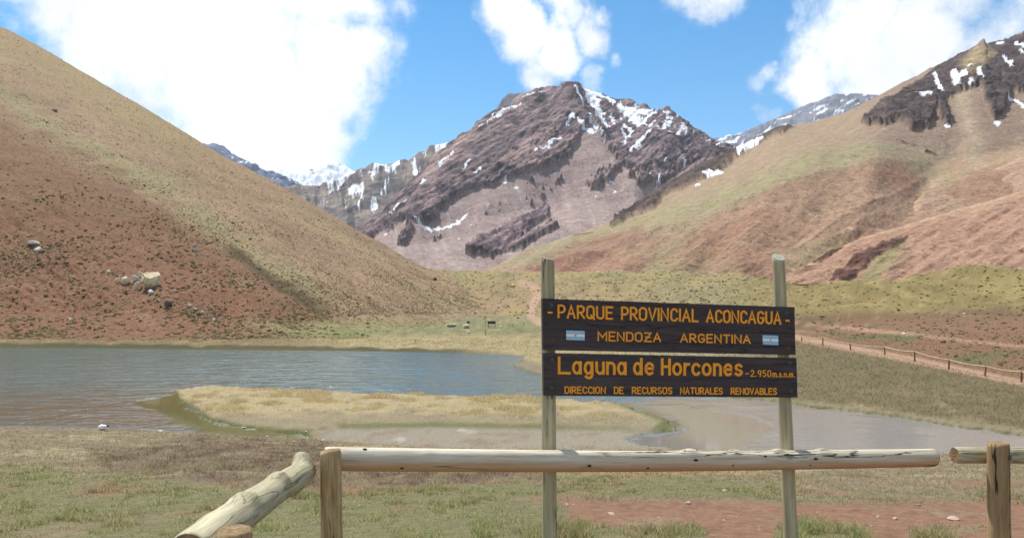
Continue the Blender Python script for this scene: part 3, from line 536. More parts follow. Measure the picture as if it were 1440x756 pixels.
Rc = mixc(Rc, A(88, 72, 76), rock * .95); Rc = mixc(Rc, A(130, 106, 102), rock * sst(.1, .35, r2) * .6); Rc = mixc(Rc, A(54, 46, 52), rock * sst(.0, .3, fbm(u * .02, v * .02, w * .02, o=4, seed=213)) * .6); Rc = mixc(Rc, A(176, 150, 116), rock * poly(RX, RY, [(1345, 95), (1380, 60), (1400, 80), (1370, 110)], 6) * .7)
Rc = mixc(Rc, A(84, 62, 62), spots * .85)
snow_r = [(z_((1040, 30), .516, q), w_) for q, w_ in [([(585, 150), (592, 180)], 12), ([(590, 165), (618, 152)], 9), ([(530, 150), (540, 178), (552, 206)], 6), ([(652, 140), (660, 165)], 7), ([(488, 206), (520, 212)], 6), ([(722, 108), (738, 135)], 6), ([(733, 210), (790, 240)], 4), ([(698, 276), (705, 278)], 7), ([(562, 282), (574, 283)], 5), ([(0, 362), (62, 323)], 5.5), ([(700, 68), (715, 62)], 5), ([(752, 70), (790, 76)], 5), ([(622, 135), (634, 132)], 4), ([(626, 180), (632, 176)], 4), ([(740, 120), (742, 132)], 4), ([(768, 88), (790, 95)], 5)]]
snow_r += [(z_((700, 80), .4235, q), w_) for q, w_ in [([(690, 396), (742, 380)], 4.5), ([(655, 424), (668, 422)], 3)]]
peb = fbm(u * .12, v * .12, w * .12, o=3, seed=214); Rc = mixc(Rc, A(120, 96, 84), .55 * sst(.25, .42, peb) * (1 - rock)); Rc = mixc(Rc, A(200, 176, 152), .5 * sst(.25, .42, -peb) * (1 - rock)); dr_ = fbm((RX * .62 + RY) * .16, (RX - .62 * RY) * .02, o=4, seed=215); Rc = mixc(Rc, A(150, 118, 98), .28 * sst(.1, .35, dr_) * (1 - rock)); Rc = mixc(Rc, A(194, 162, 134), .25 * sst(.1, .35, -dr_) * (1 - rock))
sn = sst(.22, .42, strokes(RX + jx * .3 + 6 * fbm(RX * .2, RY * .2, o=4, seed=221, gain=.65), RY + jy * .3 + 5 * fbm(RX * .2 + 9, RY * .2, o=4, seed=222, gain=.65), [(q, w_ * .6) for q, w_ in snow_r])); Rc = mixc(Rc, np.array((.82, .83, .86)), sn)
Rc = Rc * np.where(sn > .5, 1, 0)[..., None] + Rc * np.array((.97, 1.02, .96)) * np.where(sn > .5, 0, 1)[..., None]
M_mtn = terrain_mat('mountain_scree', .12, .8, 3, .22, speck=.33, bed=(math.radians(55), 30, 12, .5))
finish('right_mountain', 'broad red and green scree mountain with dark rock crest at right', RP, Rc, M_mtn, depth=.5, drop=.5, rk=np.clip(rock + spots, 0, 1) * (1 - sn))

# --- nearer right ridges
def ridge(name, label, cols, foot_, top_, rows, seed, tint, amp, cliff=None, olive_line=None):
    X, Y, D = loft(cols, [foot_, top_], [rows]); P = unproj(X, Y, D); n = gnormal(P); u, v, w = P[..., 0], P[..., 1], P[..., 2]
    fs = np.clip(np.arange(P.shape[0])[::-1] / 20., 0, 1)[:, None]
    fl = fbm((X * .5 + Y) * .035, (X - .5 * Y) * .009, o=5, seed=seed, ridged=True)
    rel = amp * (1.4 * fbm(u * .01, v * .01, w * .01, o=4, seed=seed + 1) + .25 * fbm(u * .06, v * .06, w * .06, o=4, seed=seed + 2) + .7 * (fl - .3)) * (.25 + .75 * fs)
    a = fbm(u * .012, v * .012, w * .012, o=5, seed=seed + 3); b_ = fbm(u * .07, v * .07, w * .07, o=4, seed=seed + 4)
    Cc = np.zeros(P.shape) + tint[0]; Cc = mixc(Cc, tint[1], sst(-.1, .3, a) * .8); Cc = mixc(Cc, tint[2], sst(.05, .4, -a + .3 * b_) * .55); Cc = mixc(Cc, tint[0] * .72, sst(.12, .4, b_) * .45); dr_ = fbm((X * .5 + Y) * .16, (X - .5 * Y) * .025, o=4, seed=seed + 9); Cc = mixc(Cc, tint[0] * .8, .5 * sst(.05, .35, dr_)); Cc = mixc(Cc, tint[1] * 1.12, .5 * sst(.1, .35, -dr_))
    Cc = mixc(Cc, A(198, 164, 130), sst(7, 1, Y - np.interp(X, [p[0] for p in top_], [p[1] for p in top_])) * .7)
    if olive_line is not None: Cc = mixc(Cc, A(146, 140, 92), .8 * np.exp(-(pdist(X + 10 * a, Y, olive_line) / 13) ** 2))  # olive-green band of ground colour along this line
    if cliff is not None:
        jx = 9 * fbm(X * .09, Y * .09, o=4, seed=seed + 5); jy = 9 * fbm(X * .09 + 31, Y * .09, o=4, seed=seed + 6)
        m = np.maximum.reduce([poly(X + jx, Y + jy, q, 2.0) for q in cliff]); cr = fbm(u * .06, v * .06, w * .06, o=5, seed=seed + 7, ridged=True)
        rel = rel + m * (2.2 * cr); Cc = mixc(Cc, A(142, 96, 82), m * .85); Cc = mixc(Cc, A(92, 64, 58), m * sst(.2, .6, cr) * .8)
    P = P + n * rel[..., None]
    return finish(name, label, P, Cc, M_mtn, depth=.35, drop=.5)
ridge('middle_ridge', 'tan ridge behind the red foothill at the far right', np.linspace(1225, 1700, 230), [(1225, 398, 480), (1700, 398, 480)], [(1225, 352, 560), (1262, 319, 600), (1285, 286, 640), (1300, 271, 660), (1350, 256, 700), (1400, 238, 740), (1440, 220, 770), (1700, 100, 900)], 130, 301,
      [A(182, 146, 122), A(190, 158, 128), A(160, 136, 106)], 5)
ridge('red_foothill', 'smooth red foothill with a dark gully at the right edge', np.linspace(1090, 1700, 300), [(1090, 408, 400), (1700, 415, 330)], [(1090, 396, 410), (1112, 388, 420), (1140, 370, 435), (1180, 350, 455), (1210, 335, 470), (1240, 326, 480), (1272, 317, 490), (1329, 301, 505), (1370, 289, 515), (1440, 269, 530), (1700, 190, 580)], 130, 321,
      [A(178, 136, 112), A(186, 148, 120), A(164, 122, 98)], 5, cliff=[[(1165, 402), (1178, 380), (1205, 362), (1245, 345), (1275, 335), (1262, 350), (1228, 362), (1212, 384), (1190, 403)], [(1205, 360), (1250, 343), (1272, 340), (1240, 352)], [(1142, 372), (1165, 355), (1185, 347), (1160, 366)]], olive_line=[(1262, 350), (1230, 385), (1215, 405)])

# --- central peak
base = [(420, 420, 1400), (1130, 420, 1400)]
midc = [(420, 380, 1700), (560, 352, 1850), (700, 300, 2050), (800, 270, 2150), (900, 300, 2000), (1000, 290, 2000), (1130, 300, 2000)]
sky = [(420, 378, 1900), (470, 350, 2100), (505, 327, 2200), (540, 301, 2300), (560, 282, 2370), (597, 240, 2500), (624, 220, 2600), (653, 197, 2700), (674, 179, 2780), (710, 152, 2880), (732, 135, 2940), (757, 126, 3000), (779, 123, 3030), (790, 124, 3040), (797, 120, 3050), (802, 126, 3050), (819, 126, 3060), (840, 132, 3040), (866, 142, 3010), (885, 141, 3000), (898, 150, 2980), (905, 147, 2980), (922, 160, 2950), (931, 157, 2950), (938, 151, 2950), (946, 161, 2940), (963, 173, 2920), (992, 190, 2880), (1007, 199, 2860), (1028, 209, 2840), (1060, 228, 2800), (1130, 268, 2700)]
MX, MY, MD = loft(np.linspace(420, 1130, 640), [base, midc, sky], [110, 170], lambda c: -3.4 * fbm(c * .085, c * 0, o=4, seed=440, gain=.62) * sst(480, 560, c))
MP = unproj(MX, MY, MD); mn = gnormal(MP); u, v, w = MP[..., 0], MP[..., 1], MP[..., 2]
jx = 6 * fbm(MX * .05, MY * .05, o=4, seed=401); jy = 6 * fbm(MX * .05 + 70, MY * .05, o=4, seed=402)
along = (MX * .78 - MY * .63); across = (MX * .63 + MY * .78)            # bedding runs up to the right, parallel to the left ridge
bed = fbm(across * .055, along * .010, o=5, seed=403, gain=.6); bedr = fbm(across * .11, along * .012, o=4, seed=404, ridged=True)
bias = -.44 + np.zeros(MX.shape)
for q, a_, s_ in [([(470, 350), (505, 322), (560, 280), (640, 205), (735, 130), (800, 118), (832, 180), (800, 225), (735, 250), (690, 262), (650, 275), (612, 318), (585, 322), (560, 318), (520, 335)], 1.0, 10),
                 ([(655, 358), (680, 332), (770, 276), (785, 320), (745, 342), (690, 356)], .85, 7), ([(555, 345), (575, 320), (588, 325), (570, 345)], .8, 4),
                 ([(800, 118), (870, 138), (940, 148), (1030, 205), (1100, 250), (1000, 240), (960, 235), (900, 245), (870, 240), (838, 190)], 1.0, 8),
                 ([(805, 270), (830, 238), (872, 232), (880, 250), (830, 272)], .62, 8), ([(730, 250), (790, 225), (800, 250), (745, 285)], .5, 9), ([(880, 235), (960, 225), (1010, 245), (960, 262), (900, 275), (880, 262)], .7, 10),
                 ([(600, 330), (660, 300), (740, 262), (745, 275), (670, 318), (610, 340)], .42, 7)]:
    bias = np.maximum(bias, -.44 + .92 * a_ * poly(MX + jx, MY + jy, q, s_))
rock = sst(.02, .2, bias + .75 * bed + .5 * fbm(MX * .13, MY * .13, o=4, seed=405, gain=.65))
cr = fbm(u * .006, v * .006, w * .006, o=6, seed=406, gain=.58, ridged=True); cr2 = fbm(u * .02, v * .02, w * .02, o=4, seed=407, gain=.6, ridged=True)
fs = np.clip(np.arange(MP.shape[0])[::-1] / 14., 0, 1)[:, None]
rel = 36 * fbm(u * .0013, v * .0013, w * .0013, o=3, seed=408) + 14 * fbm(u * .006, v * .006, w * .006, o=4, seed=409)
for pts, wd_, hh in [([(800, 128), (812, 170), (850, 220), (890, 262)], 20, 40), ([(940, 156), (930, 195), (900, 250)], 30, 18), ([(870, 150), (880, 190), (880, 250)], 26, -26), ([(830, 150), (860, 200)], 12, -20), ([(990, 200), (960, 235), (925, 270)], 22, -25), ([(700, 175), (640, 240), (575, 318)], 22, 30), ([(770, 140), (770, 190), (700, 270), (610, 330)], 14, -18), ([(800, 150), (740, 230), (680, 290)], 18, 25), ([(790, 270), (730, 320), (690, 375)], 30, -30)]:
    rel = rel + .6 * hh * np.exp(-(pdist(MX + jx, MY + jy, pts) / wd_) ** 2)
rel = rel * (.1 + .9 * fs) + rock * 5 * fbm(u * .05, v * .05, w * .05, o=3, seed=430) + rock * (17 * (cr - .15) + 12 * (cr2 - .2) + 9 * bedr) * (.3 + .7 * fs)
MP = MP + mn * rel[..., None]
m1 = fbm(u * .003, v * .003, w * .003, o=5, seed=411); m2 = fbm(u * .015, v * .015, w * .015, o=4, seed=412)
Mc = np.zeros(MP.shape) + A(172, 146, 130); Mc = mixc(Mc, A(184, 158, 138), sst(-.1, .3, m1) * .8); Mc = mixc(Mc, A(152, 126, 116), sst(.05, .35, -m1) * .6); Mc = mixc(Mc, A(158, 126, 112), .5 * sst(0, .3, m2))
runs = fbm((MX * .35 + MY) * .02, (MX - .35 * MY) * .12, o=4, seed=431); Mc = mixc(Mc, A(146, 122, 112), .5 * sst(.05, .35, runs)); Mc = mixc(Mc, A(196, 172, 152), .5 * sst(.1, .4, -runs))
Mc = mixc(Mc, A(198, 176, 154), .6 * np.exp(-(pdist(MX + jx, MY + jy, [(880, 232), (900, 250), (915, 262)]) / 9) ** 2))
finer = fbm(u * .03, v * .03, w * .03, o=4, seed=432, gain=.7)
Mc = mixc(Mc, A(104, 86, 88), rock * .95); Mc = mixc(Mc, A(158, 130, 120), rock * sst(.05, .35, bedr - .3 + .6 * finer) * .8); Mc = mixc(Mc, A(62, 52, 58), rock * sst(.0, .3, m2 + .6 * finer) * .8)
pink = poly(MX + jx, MY + jy, [(600, 245), (660, 195), (735, 132), (760, 128), (740, 165), (690, 205), (640, 250), (600, 280)], 6) * sst(-.15, .2, bed)
Mc = mixc(Mc, A(182, 148, 132), pink * .7); Mc = mixc(Mc, A(170, 138, 124), .8 * rock * poly(MX + jx, MY + jy, [(700, 235), (780, 185), (800, 205), (740, 255)], 6) * sst(-.1, .2, bedr - .3))
s3 = [([(262, 112), (285, 140), (318, 180), (345, 225), (362, 248)], 13), ([(285, 110), (340, 138), (380, 158)], 14), ([(300, 130), (330, 165)], 13), ([(245, 150), (280, 190), (310, 235)], 8), ([(330, 185), (350, 200)], 7), ([(400, 172), (440, 205), (480, 240)], 15), ([(430, 185), (470, 200), (510, 215)], 11), ([(422, 235), (442, 262), (418, 302)], 6), ([(480, 232), (522, 205)], 8), ([(376, 200), (386, 235)], 7),
      ([(438, 328), (470, 305), (500, 276)], 7), ([(540, 272), (562, 250)], 7), ([(588, 285), (600, 255), (612, 282)], 7), ([(565, 282)], 7), ([(165, 322), (205, 288)], 8), ([(128, 332), (152, 330)], 6), ([(225, 258), (242, 232), (270, 262), (318, 285)], 6), ([(300, 245), (345, 285)], 5), ([(550, 200), (562, 232)], 5), ([(0, 250), (30, 212), (78, 172)], 4), ([(88, 150), (122, 130)], 3.5), ([(140, 128), (150, 120)], 4), ([(720, 310), (747, 298)], 5), ([(688, 290), (696, 292)], 5),
      ([(375, 418)], 8), ([(390, 318)], 6), ([(350, 305)], 6), ([(412, 240), (418, 228)], 6), ([(615, 358)], 8), ([(552, 358), (548, 368)], 5), ([(57, 432)], 9), ([(22, 418)], 8), ([(95, 500)], 5), ([(460, 430)], 6), ([(525, 430), (540, 400)], 4), ([(505, 420)], 7), ([(325, 462)], 6), ([(390, 450)], 6), ([(300, 482)], 5), ([(450, 165), (470, 185)], 6), ([(520, 240), (500, 255)], 5), ([(640, 270)], 6)]
s2 = [([(527, 398), (572, 364)], 6), ([(603, 402), (622, 376)], 5), ([(463, 448), (476, 440)], 7), ([(445, 565), (480, 568), (530, 558), (572, 540), (605, 510)], 4), ([(358, 532), (420, 490)], 4), ([(688, 262), (742, 224)], 4), ([(735, 212), (795, 168)], 4), ([(765, 432)], 8), ([(735, 415)], 8), ([(330, 585)], 6), ([(655, 280), (668, 275)], 5), ([(680, 495)], 7), ([(620, 555)], 6), ([(845, 330), (835, 335)], 7), ([(640, 410), (660, 395)], 4), ([(800, 500)], 5), ([(575, 600)], 4), ([(700, 240), (710, 235)], 4), ([(560, 370), (572, 360)], 5)]
jx2 = 7 * fbm(MX * .20, MY * .20, o=4, seed=421, gain=.6); jy2 = 6 * fbm(MX * .20 + 40, MY * .20, o=4, seed=422, gain=.6)
snow_l = [(z_((700, 80), .4235, q), w_ * .4235 * (.95 if len(q) > 1 else .62)) for q, w_ in s3] + [(z_((400, 80), .4235, q), w_ * .4235 * (.95 if len(q) > 1 else .62)) for q, w_ in s2]
sn = sst(.18, .36, strokes(MX + jx2, MY + jy2, snow_l))
sn = np.maximum(sn, .9 * sst(.30, .38, fbm((MX * .62 + MY * .78) * .05, (MX * .78 - MY * .62) * .17, o=4, seed=423)) * poly(MX, MY, [(800, 125), (870, 140), (950, 165), (1010, 205), (950, 215), (880, 215), (830, 190)], 10))
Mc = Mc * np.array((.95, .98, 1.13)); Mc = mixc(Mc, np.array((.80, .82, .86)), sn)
M_mtn2 = terrain_mat('peak_rock', .045, .9, 7, .24, speck=.13, bed=(math.radians(39), 150, 11, .7))
finish('central_peak', 'rocky peak with tilted strata and streaks of snow', MP, Mc, M_mtn2, depth=.4, drop=.6, rk=rock * (1 - sn))

# --- farther ranges; the blue ones carry distance haze in their rock colours
def far_range(name, label, skyc, cols, d0, d1, bot, rows, seed, rockc, snowamt, amp, streak, freq, extra=None):
    foot_ = [(skyc[0][0] - 200, bot, d0), (skyc[-1][0] + 200, bot, d0)]
    X, Y, D = loft(cols, [foot_, [(p[0], p[1], d1) for p in skyc]], [rows], lambda c: -3.0 * fbm(c * .11, c * 0, o=4, seed=seed + 8, gain=.65)); P = unproj(X, Y, D); n = gnormal(P); u, v, w = P[..., 0], P[..., 1], P[..., 2]
    cr = fbm(u * freq, v * freq, w * freq * .45, o=6, seed=seed, gain=.6, ridged=True); fs = np.clip(np.arange(P.shape[0])[::-1] / 8., 0, 1)[:, None]
    rel = amp * (cr - .2) * (.3 + .7 * fs); P = P + n * rel[..., None]
    a = fbm(u * freq * 2, v * freq * 2, w * freq * 2, o=4, seed=seed + 1)
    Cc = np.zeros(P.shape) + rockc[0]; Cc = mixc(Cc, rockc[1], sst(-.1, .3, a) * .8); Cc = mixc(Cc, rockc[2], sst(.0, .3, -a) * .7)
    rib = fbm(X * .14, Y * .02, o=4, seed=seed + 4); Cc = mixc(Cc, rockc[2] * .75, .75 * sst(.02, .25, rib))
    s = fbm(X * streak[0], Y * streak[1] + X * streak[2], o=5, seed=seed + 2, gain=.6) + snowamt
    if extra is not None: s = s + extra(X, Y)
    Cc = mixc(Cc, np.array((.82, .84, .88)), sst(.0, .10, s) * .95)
    return finish(name, label, P, Cc, M_mtn2, depth=.3, drop=.5)
far_range('jagged_range', 'jagged grey range streaked with snow left of the central peak', [(380, 275), (400, 268.5), (406, 263), (414, 261), (420, 262), (426, 265), (437, 262.5), (452, 265), (461, 258), (470, 257), (478, 254), (486, 246), (492, 247), (502, 240), (510, 238), (516, 239), (524, 231), (531, 233), (544, 235), (556, 230), (568, 226), (575, 228), (590, 217), (602, 213), (606, 206), (624, 205), (630, 202), (638, 200), (649, 197), (700, 190)],
          np.linspace(380, 700, 300), 3200, 4400, 360, 120, 501, [A(132, 118, 114), A(166, 148, 128), A(78, 74, 84)], -.12, 60, (.10, .035, .03), .0042, lambda X, Y: .16 * sst(30, 6, Y - np.interp(X, [400, 520, 640], [270, 235, 202])) * sst(430, 470, X) - .5 * sst(290, 320, Y) - .5 * sst(440, 420, X))
far_range('back_cliff', 'grey-blue cliff peeking out behind the central peak', [(640, 215), (655, 200), (664, 192), (668, 177), (670, 171.5), (678, 170), (685, 169), (692, 163), (700, 154), (704, 147), (710, 139), (716, 133.6), (724, 133), (736, 132.5), (748, 138), (790, 160)],
          np.linspace(640, 790, 110), 3900, 4700, 300, 60, 521, [A(110, 108, 116), A(124, 120, 124), A(92, 92, 104)], -.5, 60, (.1, .04, .03), .006)
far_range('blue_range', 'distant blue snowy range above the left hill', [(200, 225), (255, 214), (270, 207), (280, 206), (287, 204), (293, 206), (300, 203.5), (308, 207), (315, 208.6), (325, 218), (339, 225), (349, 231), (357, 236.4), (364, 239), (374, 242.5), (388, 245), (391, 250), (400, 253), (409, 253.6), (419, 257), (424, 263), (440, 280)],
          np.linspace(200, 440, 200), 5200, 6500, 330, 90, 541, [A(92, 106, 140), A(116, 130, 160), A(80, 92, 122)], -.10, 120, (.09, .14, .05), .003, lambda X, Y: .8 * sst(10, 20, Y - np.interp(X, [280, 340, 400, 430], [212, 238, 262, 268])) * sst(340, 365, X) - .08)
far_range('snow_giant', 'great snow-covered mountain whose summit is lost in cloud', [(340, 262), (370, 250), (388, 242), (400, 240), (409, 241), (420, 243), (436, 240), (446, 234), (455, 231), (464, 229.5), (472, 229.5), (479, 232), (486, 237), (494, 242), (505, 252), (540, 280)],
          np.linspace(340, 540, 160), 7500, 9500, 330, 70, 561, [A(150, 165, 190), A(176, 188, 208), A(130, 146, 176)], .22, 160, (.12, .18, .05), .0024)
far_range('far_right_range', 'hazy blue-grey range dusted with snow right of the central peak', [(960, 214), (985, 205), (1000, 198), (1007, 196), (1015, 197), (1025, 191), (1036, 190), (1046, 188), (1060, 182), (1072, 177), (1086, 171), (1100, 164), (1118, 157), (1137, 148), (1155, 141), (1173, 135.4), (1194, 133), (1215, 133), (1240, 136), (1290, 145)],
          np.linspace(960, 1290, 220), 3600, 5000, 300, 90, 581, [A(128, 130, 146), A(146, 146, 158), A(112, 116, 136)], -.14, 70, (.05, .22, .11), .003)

K = 1.6
# ------------------------------------------------------------------ vegetation
M_plant = plant_mat('dry_and_green_grass', .45)
def blades(name, label, pts, h, wd_, col, lean=.45, seg=False, cat=None):
    n = len(pts); a = rng.uniform(0, 2 * np.pi, n); b = rng.uniform(0, 2 * np.pi, n); ln = rng.uniform(.1, lean * 2, n) * h
    side = np.stack([np.cos(a), np.sin(a) * .6, np.zeros(n)], -1) * wd_[:, None] / 2
    bend = np.stack([np.cos(b) * ln, np.sin(b) * ln, np.zeros(n)], -1); upv = np.stack([np.zeros(n), np.zeros(n), h], -1)
    if seg:
        V = np.stack([pts - side, pts + side, pts + upv * .6 + bend * .35 + side * .7, pts + upv * .6 + bend * .35 - side * .7, pts + upv + bend], 1).reshape(-1, 3)
        i = np.arange(n)[:, None] * 5; Fc = np.concatenate([i + [0, 1, 2], i + [0, 2, 3], i + [3, 2, 4]], 0); c = np.repeat(col, 5, 0)
    else:
        V = np.stack([pts - side, pts + side, pts + upv + bend], 1).reshape(-1, 3); Fc = np.arange(n)[:, None] * 3 + [0, 1, 2]; c = np.repeat(col, 3, 0)
    o = new_obj(name, np_mesh(name, V, Fc, c, False), M_plant); tag(o, label, kind='stuff'); return o
def pick(weight, n, rmin=0, rmax=None):
    """n random points on the ground grid, probability by cell weight"""
    rmax = rmax or GR - 1; wv = weight[rmin:rmax, :-1].copy().ravel(); wv[wv < 0] = 0; cs = np.cumsum(wv); idx = np.searchsorted(cs, rng.uniform(0, cs[-1], n))
    r = idx // (GC - 1) + rmin; c = idx % (GC - 1); fr, fc = rng.uniform(0, 1, n), rng.uniform(0, 1, n)
    def bl(M):
        sh = (n,) + (1,) * (M.ndim - 2); a, b_ = fr.reshape(sh), fc.reshape(sh)
        return M[r, c] * (1 - a) * (1 - b_) + M[r + 1, c] * a * (1 - b_) + M[r, c + 1] * (1 - a) * b_ + M[r + 1, c + 1] * a * b_
    return bl(GP), r, c
inframe = ((vx > -140) & (vx < 1580) & (vy < 830)).astype(float)
dry = water_m < .25
clump = sst(-.15, .3, tn1); tuss = sst(-.05, .28, fbm(GX * 4.5, DD * 4.5, o=3, seed=45)) * (DD < 16) + (DD >= 16) * .5
def tint(n, cols, p, jit=.18):
    k = rng.choice(len(cols), n, p=p); c = np.array(cols)[k]; return np.clip(c * rng.uniform(1 - jit, 1 + jit, (n, 1)), 0, 1)
# foreground sward: green-grey blades mixed with straw
wg = inframe * isfore * (.18 + 1.1 * tuss) * (z_green * (.25 + 1.1 * clump * sst(-.3, .15, tn2)) * np.where(vy > 736, sst(-.1, .3, tn1 + .8 * nz_hum), 1) + .10 * (1 - z_soil) + .05) * (1 - .75 * z_dark) * (1 - .93 * z_soil * (1 - z_green)) * dry
P_, r_, c_ = pick(wg, 120000); d_ = P_[:, 1]; g_ = z_green[r_, c_]
hh = (.014 + .04 * clump[r_, c_] * g_ * (.25 + 1.1 * tuss[r_, c_])) * rng.uniform(.6, 1.5, len(P_)) * (1 + .9 * (vy[r_, c_] > 735) * (vx[r_, c_] > 730) * g_)
cg = tint(len(P_), [A(128, 140, 86, .86), A(152, 156, 104, .86), A(192, 174, 126, .86), A(112, 126, 70, .86)], [.3, .28, .28, .14])
cd_ = tint(len(P_), [A(176, 158, 120, .86), A(150, 128, 96, .86), A(120, 104, 78, .86), A(128, 130, 88, .86)], [.4, .3, .2, .1])
cc = np.where(rng.uniform(0, 1, len(P_)) < g_ * (.95 - .5 * sst(-.05, .3, (tn2 + .35 * tn1)[r_, c_])), 1, 0)[:, None] * (cg - cd_) + cd_
blades('grass', 'short green and straw coloured grass in the foreground', P_, hh, np.maximum(.0035, d_ * .00075), cc, .6, True)
# dead brown turf on the slope down to the shore
wt = inframe * isfore * (.35 + .45 * z_dark * sst(-.1, .25, tn2 + .5 * tn1) + .5 * z_gold) * (1 - z_green) * (1 - z_soil) * dry * (DD > 9)
P_, r_, c_ = pick(wt, 60000); zz = (z_dark * sst(-.15, .25, tn1 + .5 * nz_hum))[r_, c_][:, None]; d_ = P_[:, 1]
cc = np.where(rng.uniform(0, 1, (len(P_), 1)) < zz, tint(len(P_), [A(122, 98, 82, .92), A(150, 124, 100, .92), A(104, 88, 72, .92)], [.4, .35, .25]), tint(len(P_), [A(178, 158, 118, .92), A(150, 132, 102, .92), A(128, 122, 84, .92)], [.45, .35, .2]))
blades('dead_turf', 'withered brown turf on the slope above the shore', P_, (.03 + .05 * rng.uniform(0, 1, len(P_)) ** 2) * (1 + .6 * clump[r_, c_]), np.maximum(.005, d_ * .0009), cc, .9)
# straw grass of the peninsula and the shores
cl2 = sst(-.05, .35, fbm(GX * .45, DD * .35, o=4, seed=132))
wp = inframe * flat * pen * dry * (.10 + cl2 * (1 - .75 * sst(576, 592, PY0 + 12 * tn2)))
P_, r_, c_ = pick(wp, 62000); hs_ = (.05 + .27 * cl2[r_, c_] ** 1.5 * sst(606, 578, PY0[r_, c_])) * rng.uniform(.55, 1.25, len(P_))
blades('straw_grass', 'golden straw grass covering the low peninsula', P_, hs_, np.maximum(.014, P_[:, 1] * .0005) * rng.uniform(.7, 1.3, len(P_)), tint(len(P_), [A(212, 192, 146, 1.0), A(194, 172, 126, 1.0), A(226, 208, 166, 1.0), A(162, 142, 104, 1.0)], [.4, .3, .18, .12]), .5)
# far shore and right bank turf
wb = inframe * meadow * dry * ((1 - left_m) * (.5 + tn1) * (vy > 470) + (vy > 462) * left_m * .5) * (DD < 170) * (1 - .9 * sst(5, 2.5, np.abs(vy - up + 1)) * right)
P_, r_, c_ = pick(wb, 45000); lm = left_m[r_, c_][:, None]
lsh = rng.uniform(0, 1, len(P_)) < (1 - sst(380, 520, CC[r_, c_])) * .75
cc = np.where(rng.uniform(0, 1, (len(P_), 1)) < lm, tint(len(P_), [A(192, 166, 112, .92), A(140, 140, 92, .92), A(160, 134, 90, .92)], [.45, .3, .25]), tint(len(P_), [A(112, 102, 68, .92), A(140, 122, 86, .92), A(176, 152, 104, .92), A(88, 82, 54, .92)], [.33, .3, .17, .2]))
cc[lsh] *= .6
blades('shore_turf', 'tufty dry turf along the far and right shores', P_, rng.uniform(.06, .26, len(P_)), np.maximum(.03, P_[:, 1] * .0007), cc, .7)

M_shrub = plant_mat('shrub_leaves', .3)
def tufts(name, label, pts, r, col, flatn=.6):
    """low cushions: each a jittered little dome of 14 faces"""
    n = len(pts); k = 6
    ang = np.arange(k) / k * 2 * np.pi
    ring0 = np.stack([np.cos(ang), np.sin(ang), np.full(k, -.25)], -1); ring1 = np.stack([.72 * np.cos(ang + .5), .72 * np.sin(ang + .5), np.full(k, .62)], -1); T = np.concatenate([ring0, ring1, [[0, 0, .9]]])
    V = np.repeat(T[None], n, 0) * rng.uniform(.55, 1.35, (n, 2 * k + 1, 1)); a = rng.uniform(0, 6.28, n); ca, sa = np.cos(a)[:, None], np.sin(a)[:, None]
    ex = rng.uniform(.7, 1.5, (n, 1)); X = V[..., 0] * ca * ex - V[..., 1] * sa; Y = V[..., 0] * sa * ex + V[..., 1] * ca
    V = np.stack([X, Y, V[..., 2] * flatn], -1) * r[:, None, None] + pts[:, None, :]
    f = [[j, (j + 1) % k, k + j] for j in range(k)] + [[(j + 1) % k, k + (j + 1) % k, k + j] for j in range(k)] + [[k + j, k + (j + 1) % k, 2 * k] for j in range(k)]
    Fc = (np.arange(n)[:, None, None] * (2 * k + 1) + np.array(f)[None]).reshape(-1, 3)
    c = np.repeat(col[:, None], 2 * k + 1, 1) * rng.uniform(.7, 1.25, (n, 2 * k + 1, 1))
    o = new_obj(name, np_mesh(name, V.reshape(-1, 3), Fc, c.reshape(-1, 3), False), M_shrub); tag(o, label, kind='stuff'); return o
def pick_hill(n, wfun):
    R, C = HP.shape[:2]; wv = wfun(hx, hy)[:-1, :-1].ravel(); cs = np.cumsum(np.maximum(wv, 0)); i = np.searchsorted(cs, rng.uniform(0, cs[-1], n)); r, c = i // (C - 1), i % (C - 1); t, s = rng.uniform(0, 1, (2, n, 1))
    return HP[r, c] * (1 - t) * (1 - s) + HP[r + 1, c] * t * (1 - s) + HP[r, c + 1] * (1 - t) * s + HP[r + 1, c + 1] * t * s, r, c
HW = ((hx > -120) & (hx < 735)) * 1.0
cell = (HP[:, :, 1] / 150) ** 2
hclump = sst(-.12, .3, fbm(HP[..., 0] * .05, HP[..., 1] * .05, HP[..., 2] * .05, o=3, seed=151))
P_, r_, c_ = pick_hill(12000, lambda X, Y: HW * (.10 + .9 * red * sst(180, 360, Y)) * (.25 + hclump) * (1 - .7 * foot))
P_ = P_ + np.array([0, 0, .02])
tufts('hill_shrubs', 'dark olive shrubs dotted over the red hillside', P_, (.09 + .44 * rng.uniform(0, 1, len(P_)) ** 3.5) * (.75 + .25 * P_[:, 1] / 200), tint(len(P_), [A(118, 104, 74, .72), A(132, 112, 80, .72), A(108, 104, 74, .72), A(142, 124, 88, .72)], [.35, .3, .2, .15]))
P_, r_, c_ = pick_hill(15000, lambda X, Y: HW * (1.05 - red) * (.3 + hclump) * (1 - .6 * apron) * (1 - .8 * sst(600, 690, X)))
tufts('hill_grass_tufts', 'pale dry tussocks speckling the upper tan slope', P_, rng.uniform(.12, .28, len(P_)) * (.7 + .3 * P_[:, 1] / 200), tint(len(P_), [A(172, 148, 106, 1.0), A(146, 128, 90, 1.0), A(190, 162, 120, 1.0), A(126, 108, 80, 1.0)], [.3, .3, .2, .2]))
wm = inframe * meadow * (DD > 60) * (right * (vy < up - 14) * (.4 + .8 * sst(-.1, .25, tn2)) * (DD / 100) ** .5 + (1 - right) * mor * .75)
